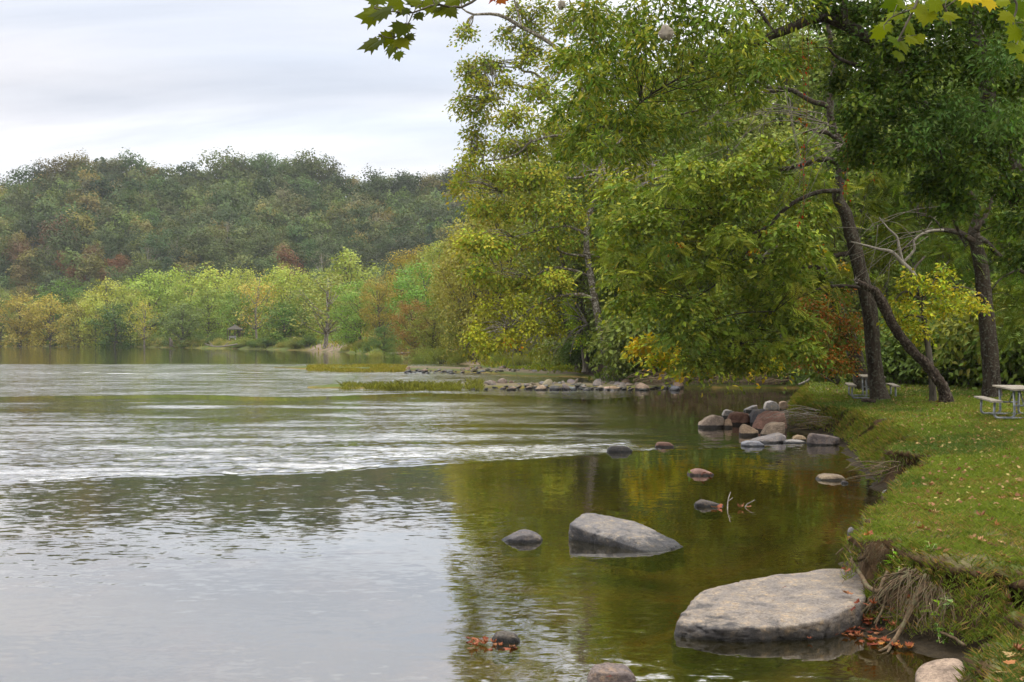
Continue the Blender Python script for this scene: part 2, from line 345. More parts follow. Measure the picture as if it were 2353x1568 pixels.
BAR1 = [(-10.2, 71.4), (-2, 72.2), (4.5, 72.6), (8, 71.5)]
BAR2 = [(-18.8, 116.5), (-10, 114.5), (-4, 108.5), (1.5, 101), (4.5, 94)]
def HT(x, y, sd=None):
    x = np.asarray(x, float); y = np.asarray(y, float); shp = x.shape; x = x.ravel(); y = y.ravel()
    if sd is None: sd = shore_dist(x, y)
    xy = np.stack([x, y], -1)
    jag = (fbm(xy * 1.6, 3, 3) - .5) * .55 * np.clip(1 - (y - 40) / 30, .0, 1) + (fbm(xy * .35, 31, 2) - .5) * np.clip((y - 60) / 40, 0, 3)
    jag = jag + (fbm(xy * 5.5, 37, 3) - .5) * .20 * np.clip(1 - (y - 30) / 15, 0, 1)
    d = sd + jag
    near = y < 60
    w = np.where(y < 10.6, .55, np.where(y < 12.4, 1.0, np.where(y < 19, .42, np.where(y < 23.5, .5, np.where(y < 31, 1.5, 1.0)))))
    w = np.where(y > 60, np.where(y < 92, 2.6, 8.0), w); w = np.where(y > 150, 5.0, w)
    hb = np.where(y < 60, .78, 1.5); hb = np.where((y > 92) & (y < 140), .75, hb)
    land = hb * sm(d / w) + .06 * np.clip(d - w, 0, 3) + .002 * np.clip(d - 4, 0, 200) + .05 * (fbm(xy * .5, 4) - .5) * sm(d / 2)
    land = land + .022 * (fbm(xy * 4.0, 14, 3) - .5) * np.clip(2 - y / 30, 0, 1) * 2
    land = land + np.where((y > 62) & (y < 420), np.clip(sd - 12, 0, 60) * .03, 0)
    bed = np.maximum(d * .30, -.62) + .10 * (fbm(xy * .9, 8, 3) - .5)
    z = np.where(d > 0, land, np.minimum(bed, -.015))
    b1 = seg_dist(x, y, BAR1) / (1.3 + 1.0 * vnoise(xy * .5, 71)); b2 = seg_dist(x, y, BAR2) / (3.0 + 1.6 * vnoise(xy * .3, 72))
    z = np.maximum(z, (.10 + .12 * (fbm(xy * 1.8, 75, 2) - .5)) * (1 - b1 ** 2)); z = np.maximum(z, (.10 + .10 * (fbm(xy * .9, 76, 2) - .5)) * (1 - b2 ** 2))
    hs = sm((sd - 10) / 60)
    z = z + np.where(y > 400, hill_h(x, y) * hs, 0)
    return z.reshape(shp)

def lines(*segs):
    out = []
    for a, b, n in segs: out.append(np.linspace(a, b, n, endpoint=False))
    return np.concatenate(out + [[segs[-1][1]]])
def grid_mesh(xs, ys):
    X, Y = np.meshgrid(xs, ys); nx, ny = len(xs), len(ys)
    i = (np.arange(ny - 1)[:, None] * nx + np.arange(nx - 1)[None]).ravel()
    return X.ravel(), Y.ravel(), np.stack([i, i + 1, i + nx + 1, i + nx], -1)

xs = lines((-3000, -900, 10), (-900, -300, 40), (-300, -30, 110), (-30, 1.5, 90), (1.5, 13, 190), (13, 24, 70), (24, 60, 60), (60, 400, 60), (400, 3000, 12))
ys = lines((-60, 3, 25), (3, 5.5, 16), (5.5, 25, 300), (25, 42, 150), (42, 80, 120), (80, 140, 100), (140, 420, 120), (420, 650, 70), (650, 3500, 25))
X, Y, FQ = grid_mesh(xs, ys); SD = shore_dist(X, Y); Z = HT(X, Y, SD)
# distant ground keeps falling gently so nothing stands above the ridge
xy = np.stack([X, Y], -1)
gx = np.gradient(Z.reshape(len(ys), len(xs)), xs, axis=1).ravel(); gy = np.gradient(Z.reshape(len(ys), len(xs)), ys, axis=0).ravel()
slope = np.hypot(gx, gy)
c_grass = np.array([.085, .115, .022]); c_soil = np.array([.075, .045, .020]); c_dry = np.array([.15, .125, .055]); c_tan = np.array([.30, .23, .155])
c_bed1 = np.array([.145, .120, .018]); c_bed2 = np.array([.062, .060, .010]); c_bed3 = np.array([.24, .16, .05]); c_litter = np.array([.06, .042, .022])
def blend(a, b, t): return a * (1 - t[:, None]) + b * t[:, None]
n_a = fbm(xy * 1.2, 21, 4); n_b = fbm(xy * .35, 22, 3); n_c = fbm(xy * 5, 23, 3)
colr = blend(np.tile(c_grass, (len(X), 1)), c_dry, sm((n_a - .52) * 5) * .5)
colr = blend(colr, np.array([.12, .095, .05]), sm((n_b * .5 + n_c * .5 - .57) * 14) * (Y < 14) * .8)            # worn bare patches close by
colr = blend(colr, c_soil, sm((slope - .42) * 3) * (Y < 60))
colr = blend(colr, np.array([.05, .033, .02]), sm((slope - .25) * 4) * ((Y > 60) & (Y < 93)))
colr = blend(colr, c_litter, sm((SD - 9) / 5) * ((Y > 44) & (Y < 420)) * .9 * (X > -3))
colr = blend(colr, c_litter, sm((Y - 42) / 5) * ((Y < 62) & (X > 12)) * .8)
mud = sm(1.5 - np.abs(Z - .02) / .12); colr = blend(colr, np.array([.030, .022, .012]), mud * (Y < 62) * (SD < 2))
hillm = sm((Y - 420) / 10); colr = blend(colr, np.array([.035, .04, .018]), hillm)
# pale gravel beaches and the two bars
bd1 = seg_dist(X, Y, BAR1[1:]); bd2 = seg_dist(X, Y, BAR2[1:])
colr = blend(colr, c_tan * .6, sm((3.2 - bd2) / 1.2) * (n_c * .6 + .5)); colr = blend(colr, c_tan * .6, sm((2.2 - bd1) / .8) * (n_c * .6 + .5))
beach = sm((9 - np.hypot((X + 3.2) / .55, (Y - 131) / 1.0)) / 3); colr = blend(colr, c_tan * 1.05, beach)
beach = sm((13 - np.hypot((X + 42), (Y - 262) / 1.6)) / 4) * (SD > 0); colr = blend(colr, np.array([.24, .18, .13]), beach)
under = (Z < -.012)
bc = blend(np.tile(c_bed1, (len(X), 1)), c_bed2, sm((n_b - .44) * 6)); bc = blend(bc, c_bed3, sm((n_a - .54) * 8) * .7)
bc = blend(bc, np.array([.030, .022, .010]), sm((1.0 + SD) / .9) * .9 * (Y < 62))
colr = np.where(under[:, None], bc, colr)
# the turf edge overhangs: the earth face is pushed back under it
e_ = .05; gxs = (shore_dist(X + e_, Y) - SD) / e_; gys = (shore_dist(X, Y + e_) - SD) / e_
und = sm((Z - .0) / .12) * sm((.70 - Z) / .16) * (.10 + .32 * fbm(np.stack([X, Y], -1) * 1.3, 55, 3)) * (Y < 45) * (Y > 6) * (SD < 1.6) * (1 - .8 * ((Y > 23.5) & (Y < 31)))
lip = sm((Z - .62) / .08) * sm((.84 - Z) / .05) * .07 * (Y < 30) * (Y > 6) * (SD < 1.5)
GX = X + gxs * (und - lip); GY = Y + gys * (und - lip)
g = MB(); g.add(np.stack([GX, GY, Z], -1), FQ, colr, 0, True)
ground = tag(g.build('ground', M_GROUND), 'grassy river bank, wooded far shore and valley ground', kind='structure')

# riffle lines (world positions): the water breaks over a shallow ledge and runs rough behind it
L1X = [-60, -14, -10.6, -8, -5.5, -2.8, .25, 3.7, 6, 9.3, 30]; L1Y = [19.5, 22.9, 23.6, 24.6, 25.2, 26.4, 27.8, 30.3, 31.2, 32.6, 34]
L2X = [-80, -28, -18, -11, -5, 1, 4, 8, 30]; L2Y = [56, 58, 61, 58, 62, 60, 56.5, 62, 70]
wx = lines((-900, -70, 40), (-70, -18, 100), (-18, 12, 170), (12, 45, 50)); wy = lines((-60, 4, 14), (4, 20, 60), (20, 45, 210), (45, 80, 150), (80, 140, 110), (140, 520, 120))
X, Y, FQ = grid_mesh(wx, wy); xy = np.stack([X, Y], -1)
d1 = Y - (np.interp(X, L1X, L1Y) + .9 * (fbm(np.stack([X * .7, X * 0], -1), 61, 3) - .5)); d2 = Y - (np.interp(X, L2X, L2Y) + 3 * (fbm(np.stack([X * .25, X * 0], -1), 62, 3) - .5))
streak = fbm(np.stack([X * .10, Y * .42], -1), 63, 4); st2 = fbm(np.stack([X * .35, Y * 1.5], -1), 64, 3)
right = sm((X - (1.0 + .05 * (Y - 25))) / 5.0)
chop = np.full(X.shape, .10)
calm_near = .085 + .15 * sm((streak - .52) * 6) + .05 * sm((-X - 1) / 6)
zone1 = sm(d1 / .25)
c1 = (.95 - .30 * sm(d1 / 12)) * (1 - right * sm(d1 / 1.2) * .86)
c1 = c1 * (.62 + .58 * sm((streak - .36) * 7)) * (.75 + .5 * sm((st2 - .35) * 4))
c1 = np.where(d2 > -7, c1 * (1 - .88 * sm((d2 + 7 + 4 * (streak - .5)) / 5.0)), c1)
chop = calm_near * (1 - zone1) + np.maximum(c1, .07) * zone1
zone2 = sm(d2 / .5); c2 = (.9 * (.55 + .6 * st2)) * (1 - sm((X - 5) / 4) * .75)
far = sm((Y - (128 + 10 * (streak - .5))) / 8)
chop = chop * (1 - zone2) + zone2 * (c2 * (1 - far) + far * .16)
chop = chop * (1 - .45 * sm((Y - 300) / 20)) + sm((Y - 345) / 10) * .5 * sm((-X - 95) / 30)
chop = np.clip(chop, .04, 1.2)
foam = (np.exp(-np.clip(d1 - .15, 0, 99) / .55) * (d1 > .05) * (1 - right * .5) * sm((fbm(np.stack([X * .45, Y * .3], -1), 66, 3) - .40) * 6)
        + .55 * np.exp(-np.abs(d1 - 2.2 - 1.5 * streak) / 1.0) * (np.abs(X + .5) < 4)
        + .7 * sm((st2 - .52) * 8) * sm((streak - .42) * 8) * np.exp(-np.abs(Y - 98) / 12.0) * (X < -4))
wz = -.05 * sm((d1 + .05) / .35) - .04 * sm(d2 / .6)
ch = (fbm(np.stack([X * 2.6, Y * 3.2], -1), 67, 2) - .5)
wz = wz + ch * .075 * np.exp(-np.clip(d1 - .2, 0, 99) / 4.5) * (d1 > -.05) * (1 - .75 * right) + ch * .02 * chop * (d1 > 0)
wz = wz + .012 * np.exp(-(d1 / .2) ** 2)
M_WATER, t, o = mat("water")
g_ = N(t, 'ShaderNodeNewGeometry'); a = N(t, 'ShaderNodeAttribute', attribute_name='col'); sp_ = N(t, 'ShaderNodeSeparateColor'); LK(t, a.outputs['Color'], sp_.inputs[0])
chop_v, foam_o = sp_.outputs[0], sp_.outputs[1]
def pn(scale, sx, detail=4.0, dist=.4):
    mp = N(t, 'ShaderNodeMapping'); mp.inputs['Scale'].default_value = (sx, 1, 1); LK(t, g_.outputs['Position'], mp.inputs[0])
    n = N(t, 'ShaderNodeTexNoise', inp={'Scale': scale, 'Detail': detail, 'Roughness': .65, 'Distortion': dist}); LK(t, mp.outputs[0], n.inputs['Vector']); return n.outputs[0]
pm = mth(t, 'ADD', mth(t, 'MULTIPLY', pn(.6, .26), .42), mth(t, 'MULTIPLY', pn(3.4, .5, 5.0, .8), .58))
CH = mth(t, 'MULTIPLY', chop_v, ramp(t, pm, [(.41, .38), (.49, .95), (.58, 1.30)])); chop_o = CH
def slopes(scale, amp, sx=1.0, dist=0.0, detail=3.0):
    mp = N(t, 'ShaderNodeMapping'); mp.inputs['Scale'].default_value = (sx, 1, 1); LK(t, g_.outputs['Position'], mp.inputs[0])
    n = N(t, 'ShaderNodeTexNoise', inp={'Scale': scale, 'Detail': detail, 'Roughness': .6, 'Distortion': dist}); LK(t, mp.outputs[0], n.inputs['Vector'])
    s = N(t, 'ShaderNodeVectorMath', operation='SUBTRACT'); LK(t, n.outputs['Color'], s.inputs[0]); s.inputs[1].default_value = (.5, .5, .5)
    m = N(t, 'ShaderNodeVectorMath', operation='SCALE'); LK(t, s.outputs[0], m.inputs[0])
    if isinstance(amp, float): m.inputs['Scale'].default_value = amp
    else: LK(t, amp, m.inputs['Scale'])
    return m.outputs[0]
sA = slopes(9.0, mth(t, 'MULTIPLY', chop_o, .80), .45, .3); sB = slopes(3.0, mth(t, 'MULTIPLY', mth(t, 'ADD', chop_o, .04), .15), .4, .6, 3.0); sC = slopes(17.0, mth(t, 'MULTIPLY', chop_o, .16), .6)
sD = slopes(.9, mth(t, 'ADD', .010, mth(t, 'MULTIPLY', chop_o, .16)), .35, 1.0, 3.0)
ad1 = N(t, 'ShaderNodeVectorMath', operation='ADD'); LK(t, sA, ad1.inputs[0]); LK(t, sB, ad1.inputs[1])
ad2 = N(t, 'ShaderNodeVectorMath', operation='ADD'); LK(t, ad1.outputs[0], ad2.inputs[0]); LK(t, sC, ad2.inputs[1])
ad3 = N(t, 'ShaderNodeVectorMath', operation='ADD'); LK(t, ad2.outputs[0], ad3.inputs[0]); LK(t, sD, ad3.inputs[1])
fl = N(t, 'ShaderNodeVectorMath', operation='MULTIPLY'); LK(t, ad3.outputs[0], fl.inputs[0]); fl.inputs[1].default_value = (1, 1, 0)
ad4 = N(t, 'ShaderNodeVectorMath', operation='ADD'); LK(t, fl.outputs[0], ad4.inputs[0]); LK(t, g_.outputs['Normal'], ad4.inputs[1])
nn = N(t, 'ShaderNodeVectorMath', operation='NORMALIZE'); LK(t, ad4.outputs[0], nn.inputs[0]); NRM = nn.outputs[0]
fr = N(t, 'ShaderNodeFresnel', inp={'IOR': 1.34}); LK(t, NRM, fr.inputs['Normal']); FR = mth(t, 'POWER', fr.outputs[0], .43, True)
gl = N(t, 'ShaderNodeBsdfGlossy', inp={'Roughness': .03, 'Color': (1, 1, 1, 1)}); LK(t, NRM, gl.inputs['Normal']); LK(t, mth(t, 'ADD', .02, mth(t, 'MULTIPLY', mth(t, 'POWER', CH, 1.2), .18)), gl.inputs['Roughness'])
tp = N(t, 'ShaderNodeBsdfTransparent', inp={'Color': (.80, .70, .36, 1)})
df = N(t, 'ShaderNodeBsdfDiffuse', inp={'Color': (.045, .038, .007, 1)})
body = N(t, 'ShaderNodeMixShader', inp={0: .22}); LK(t, tp.outputs[0], body.inputs[1]); LK(t, df.outputs[0], body.inputs[2])
ws = N(t, 'ShaderNodeMixShader'); LK(t, FR, ws.inputs[0]); LK(t, body.outputs[0], ws.inputs[1]); LK(t, gl.outputs[0], ws.inputs[2])
fn = N(t, 'ShaderNodeTexNoise', inp={'Scale': 7.0, 'Detail': 5.0, 'Roughness': .7, 'Distortion': .8}); mpf = N(t, 'ShaderNodeMapping'); mpf.inputs['Scale'].default_value = (.5, 1, 1); LK(t, g_.outputs['Position'], mpf.inputs[0]); LK(t, mpf.outputs[0], fn.inputs['Vector'])
ff = mth(t, 'MULTIPLY', ramp(t, mth(t, 'ADD', fn.outputs[0], mth(t, 'MULTIPLY', foam_o, .22)), [(.58, 0.0), (.70, 1.0)]), mth(t, 'MULTIPLY', foam_o, 1.3, True))
fd = N(t, 'ShaderNodeBsdfDiffuse', inp={'Color': (.75, .77, .8, 1)})
wf = N(t, 'ShaderNodeMixShader'); LK(t, ff, wf.inputs[0]); LK(t, ws.outputs[0], wf.inputs[1]); LK(t, fd.outputs[0], wf.inputs[2]); LK(t, wf.outputs[0], o.inputs[0])
w = MB(); w.add(np.stack([X, Y, wz], -1), FQ, np.stack([chop, np.clip(foam, 0, 1), chop * 0], -1), 0, True)
water = tag(w.build('water', M_WATER), 'wide shallow river running over low ledges', kind='structure')
#@@FOREST
# ------------------------------------------------------------------ tree builders for the far and middle distance
def tree_mesh(seed, H=20., W=12., leaf=.4, nl=16, nsp=12, m=10, base=.28, sides=5, bark=M_BARK_GREY, single=False, gaps=0.0, limbs=True, low=False, tpl=CLUMP):
    """returns (trunk mesh, crown mesh) standing on the origin; leaves white-ish so the object's colour tints them"""
    r = RNG(seed); k = np.arange(nl) + .5; ph = np.arccos(1 - 2 * k / nl); th = math.pi * (1 + 5 ** .5) * k + r.rand() * 6
    czh = (base + 1) / 2 * H; rz = (1 - base) / 2 * H; rx = W / 2
    d = np.stack([np.cos(th) * np.sin(ph), np.sin(th) * np.sin(ph), np.cos(ph)], -1)
    rl = (.26 + .18 * r.rand(nl)) * rx * (18. / (nl + 4)) ** .5
    c = np.array([0, 0, czh]) + d * np.array([rx, rx, rz]) * (.68 + .16 * r.rand(nl, 1)) + r.randn(nl, 3) * np.array([.07 * rx, .07 * rx, .05 * rz])
    c[:, :2] *= (1.0 - .35 * np.clip((c[:, 2:3] - czh) / rz, 0, 1) ** 2)
    if gaps: keep = r.rand(nl) > gaps; c = c[keep]; rl = rl[keep]
    inner = np.array([[r.randn() * .2 * rx, r.randn() * .2 * rx, czh + (q - .5) * rz] for q in r.rand(4)])
    c = np.vstack([c, inner]); rl = np.append(rl, [.5 * rx] * 4)
    lob = np.column_stack([c, rl, rl, rl * .8])
    if low:
        q = 6; a = r.rand(q) * 6.3; lob = np.vstack([lob, np.column_stack([np.cos(a) * rx * .6, np.sin(a) * rx * .6, H * (.08 + .12 * r.rand(q)), *[np.full(q, .34 * rx)] * 3])])
    cr = MB(); tr = cr if single else MB()
    sp, Lc = foliage(cr, r, lob, leaf, nsp, m, rl.mean() * .34, tpl, None, cvar=.13, outw=1.0, nr=.28, shell=.33)
    tip = np.array([r.randn() * .04 * W, r.randn() * .04 * W, H * .86]); r0 = H * .018
    mid = np.array([r.randn() * .02 * W, r.randn() * .02 * W, H * .4])
    bc = (1, 1, 1)
    mi = 1 if single else 0
    tp_ = spline([[0, 0, -.6, r0 * 1.3], [0, 0, .5, r0], [*mid, r0 * .7], [*tip, r0 * .15]], 9)
    tube(tr, tp_[:, :3], tp_[:, 3], sides, bc, .15, r, mi)
    if limbs:
        for q in range(len(lob)):
            a = lob[q, :3]; z0 = np.clip(a[2] - (np.hypot(a[0], a[1]) * .9 + .12 * H), .18 * H, .75 * H); s0 = np.array([np.interp(z0, tp_[:, 2], tp_[:, i]) for i in range(3)]); s0[2] = z0
            b = (s0 + a) / 2 + np.array([0, 0, -.03 * H]); p = spline([s0, b, a], 5); tube(tr, p, np.linspace(r0 * .42, r0 * .08, 5), 4, bc, 0, None, mi)
            for e in sp[Lc == q][:4]: tube(tr, np.array([a, (a + e) / 2 + r.randn(3) * .1, e]), np.array([r0 * .1, r0 * .06, r0 * .03]), 3, bc, 0, None, mi)
    if single: return None, cr.mesh('forest_tree', [M_LEAF, bark])
    return tr.mesh('trunk', bark), cr.mesh('crown', M_LEAF)
def pine_mesh(seed, H=20., W=12., single=True):
    r = RNG(seed); cr = MB(); n = 46; z = np.linspace(.25, .98, n) * H; a = r.rand(n) * 6.3; L = W / 2 * (1.08 - (z / H)) * 1.25 * (.7 + .5 * r.rand(n))
    lob = np.column_stack([np.cos(a) * L * .55, np.sin(a) * L * .55, z, L * .5 + .1, L * .5 + .1, np.full(n, .25)])
    foliage(cr, r, lob, .34, 8, 9, .35, LEAFN if False else CLUMP, None, flat=.35)
    tube(cr, np.array([[0, 0, -1], [0, 0, H * .5], [0, 0, H * .98]]), np.array([.3, .18, .03]), 5, (1, 1, 1), 0, None, 1)
    return None, cr.mesh('forest_tree', [M_LEAF, M_BARK_GREY])
def bush_mesh(seed, H=3., W=4., leaf=.14, nl=14, nsp=14, m=14, tpl=LEAF, fine=False):
    r = RNG(seed); a = r.rand(nl) * 6.3; q = np.sqrt(r.rand(nl)) * W * .34; z = H * (.22 + .55 * r.rand(nl) * (1 - (q / (W * .45)) ** 2))
    lr = np.full(nl, W * .17) * (.8 + .5 * r.rand(nl)); lob = np.column_stack([np.cos(a) * q, np.sin(a) * q, z, lr, lr, H * .2 * np.ones(nl)])
    cr = MB(); sp, Lc = foliage(cr, r, lob, leaf, nsp, m, W * .06, tpl, None, droop=-.3 if fine else .3)
    st = MB()
    for e in sp[::max(1, len(sp) // 26)]: limb(st, [[e[0] * .15, e[1] * .15, -.2], [e[0] * .5, e[1] * .5, e[2] * .55], e], .03, .008, 5, 4)
    return st.mesh('stem', M_BARK_GREY), cr.mesh('crown', M_LEAF)

LG = 1.0
def hexc(h, k=1.0, ds=.16):
    c = srgb(h) * k; l = c @ np.array([.3, .6, .1]); return tuple(c * (1 - ds) + l * ds)
def place_tree(var, x, y, sx, sz, rz, color, label, cat='tree', name='tree', group=None, z=None, parts=('trunk', 'crown'), sink=.1):
    tm, cm = var; z = float(HT(np.array([x]), np.array([y]))[0]) - sink if z is None else z
    if tm is None:
        o = bpy.data.objects.new(name, cm); COL.objects.link(o); o.location = (x, y, z); o.rotation_euler = (0, 0, rz); o.scale = (sx, sx, sz)
        o.color = (*color, 1); return tag(o, label, cat, group)
    e = empty(name, (x, y, z), rz); e.scale = (sx, sx, sz); tag(e, label, cat, group)
    for nme, me in zip(parts, (tm, cm)):
        c = bpy.data.objects.new(nme, me); COL.objects.link(c); c.parent = e
        if nme in ('crown', 'leaves'): c.color = (*color, 1)
    return e

# ------------------------------------------------------------------ the wooded hill
R = RNG(11)
HV = [tree_mesh(100 + i, 15, 10.5 + (i % 3) * 1.2, .55, 6 + i % 3, 15, 10, .12 + .06 * (i % 3), 4, single=True) for i in range(7)]
HVL = [tree_mesh(130 + i, 15, 11.5, .75, 6, 11, 8, .2, 3, single=True, limbs=False) for i in range(3)]
HP = [pine_mesh(150 + i) for i in range(2)]
HB = [tree_mesh(160 + i, 14, 9, .30, 10, 9, 3, .3, 4, single=True, bark=M_TWIG) for i in range(2)]
HC = {'g1': '61724a', 'g2': '6c7f4c', 'g3': '56704a', 'g4': '4d6444', 'o1': '7d7f4a', 'o2': '867e48', 'r1': '7c5a42', 'r2': '786248', 'b1': '7d7c6c'}
HLAB = {'g': ('green round-crowned tree among many on the distant wooded hill', 'green hillside trees'), 'o': ('olive-yellow round tree among others on the distant wooded hillside', 'olive hillside trees'),
        'r': ('rusty red-brown tree turning colour on the distant hillside', 'rusty hillside trees'), 'b': ('thin grey half-bare tree on the distant hillside', 'half-bare hillside trees'),
        'p': ('dark pointed evergreen standing above its neighbours on the hill', 'evergreens on the hill')}
def hill_color(kind, r):
    return np.array(hexc(HC[kind], .86)) * np.clip(1 + .22 * r.randn(), .55, 1.6) * (1 + .06 * r.randn(3))
def hill_kind(px, py, r):
    u = r.rand()
    if (130 < px < 285 and 570 < py < 655 and u < .5) or (590 < px < 700 and 545 < py < 640 and u < .2): return 'r1' if r.rand() < .7 else 'r2'
    if 30 < px < 140 and 500 < py < 640 and u < .5: return ['o2', 'r2', 'b1'][r.randint(3)]
    if u < .62: return ['g1', 'g2', 'g3', 'g4'][r.randint(4)]
    return ['o1', 'g2', 'o1', 'b1', 'g3', 'g2', 'g1', 'o2', 'g1', 'g4'][r.randint(10)]
pts = []
yy = 436.0
while yy < 640:
    hw = .48 * yy
    for xx in np.arange(-hw, .05 * yy + 22, 8.9): pts.append((xx + R.randn() * 2.4, yy + R.randn() * 2.2))
    yy += 8.2
pts = np.array(pts); pz = HT(pts[:, 0], pts[:, 1]); sdp = shore_dist(pts[:, 0], pts[:, 1])
PX = pts[:, 0] / pts[:, 1] * F + CX; PY = HY - (pz + 12 - CAMZ) / pts[:, 1] * F
ok = (sdp > 8); pts, pz, PX, PY = pts[ok], pz[ok], PX[ok], PY[ok]
ridge = (pts[:, 1] > 606) & (pts[:, 1] < 622)
vis = (PX > -30) & (PX < 1120) & (PY < 700)
one = np.zeros(len(pts), bool); cand = np.where(vis & ~ridge)[0]; cand = cand[np.argsort(pts[cand, 1])]
nr = int((ridge & vis).sum()); one[cand[:max(0, 290 - nr)]] = True; one[ridge & vis] = True
SM = {}
def raw(me):
    if me.name not in SM:
        n = len(me.vertices); v = np.empty(n * 3, np.float32); me.vertices.foreach_get('co', v); c = np.empty(n * 4, np.float32); me.attributes['col'].data.foreach_get('color', c)
        npol = len(me.polygons); ls = np.empty(npol, np.int32); lt = np.empty(npol, np.int32); mi = np.empty(npol, np.int32); me.polygons.foreach_get('loop_start', ls); me.polygons.foreach_get('loop_total', lt); me.polygons.foreach_get('material_index', mi)
        vi = np.empty(len(me.loops), np.int32); me.loops.foreach_get('vertex_index', vi)
        fs = [(vi[ls[(lt == q) & (mi == w_)][:, None] + np.arange(q)], w_) for q in (3, 4, 5) for w_ in (0, 1) if ((lt == q) & (mi == w_)).any()]
        SM[me.name] = (v.reshape(-1, 3), c.reshape(-1, 4)[:, :3], fs)
    return SM[me.name]
mass = MB()
for i in range(len(pts)):
    k = hill_kind(PX[i], PY[i], R); x, y = pts[i]; s = .72 + .60 * R.rand() ** 1.3; col = hill_color(k, R); pine = False
    if one[i]:
        big = 1.18 if ridge[i] else 1.0
        v = HB[R.randint(2)] if k == 'b1' else HV[R.randint(7)]
        key = k[0]
        if (ridge[i] and 205 < PX[i] < 240) or (not ridge[i] and R.rand() < .025): v = HP[R.randint(2)]; key = 'p'; col = np.array(hexc('46604e')); big = 1.0
        lb, gp = HLAB[key]
        if ridge[i] and key != 'p': lb, gp = ('dark tree of the skyline row along the hilltop', 'skyline trees on the ridge'); col = col * .9
        rs = (.85 if key == 'p' else .72 + .6 * R.rand()) if ridge[i] else 1.0
        place_tree(v, x, y, s * big * rs * (1.1 if ridge[i] else 1), s * big * rs, R.rand() * 6.3, col, lb, name='pine_tree' if key == 'p' else 'forest_tree', group=gp, z=pz[i] - .5)
    elif vis[i] or (PX[i] > -60 and PX[i] < 1400):
        V, C, fs = raw(HVL[R.randint(3)][1]); a = R.rand() * 6.3; ca, sa = math.cos(a), math.sin(a)
        W_ = np.stack([V[:, 0] * ca - V[:, 1] * sa, V[:, 0] * sa + V[:, 1] * ca, V[:, 2]], -1) * s + np.array([x, y, pz[i] - .5])
        n0 = mass.n; mass.v.append(W_.astype(np.float32)); mass.c.append((C * col).astype(np.float32))
        for f, w_ in fs: mass.f.append((f.astype(np.int64) + n0, w_, False))
        mass.n += len(V)
if mass.n: tag(mass.build('forest', [M_LEAF, M_BARK_GREY]), 'closed mass of woodland covering the upper hillside', 'forest', kind='stuff')

# ------------------------------------------------------------------ trees along the far shore and the middle distance
BV = [tree_mesh(200 + i, 20, 13, .42, 18, 13, 11, [.12, .16, .1, .16][i], 6, low=True) for i in range(4)]
SV = [tree_mesh(220 + i, 20, 14, .36, 16, 10, 7, .18, 6, bark=M_BARK_SYC, gaps=.12) for i in range(2)]
MV = [tree_mesh(240 + i, 20, 13, .27, 24, 18, 15, [.12, .18, .1][i], 7, low=True) for i in range(3)]
BU = [bush_mesh(260 + i, 3, 4.4, .16) for i in range(3)]; BF = [bush_mesh(270 + i, 3, 4.6, .13, 16, 22, 16, LEAFN, True) for i in range(2)]
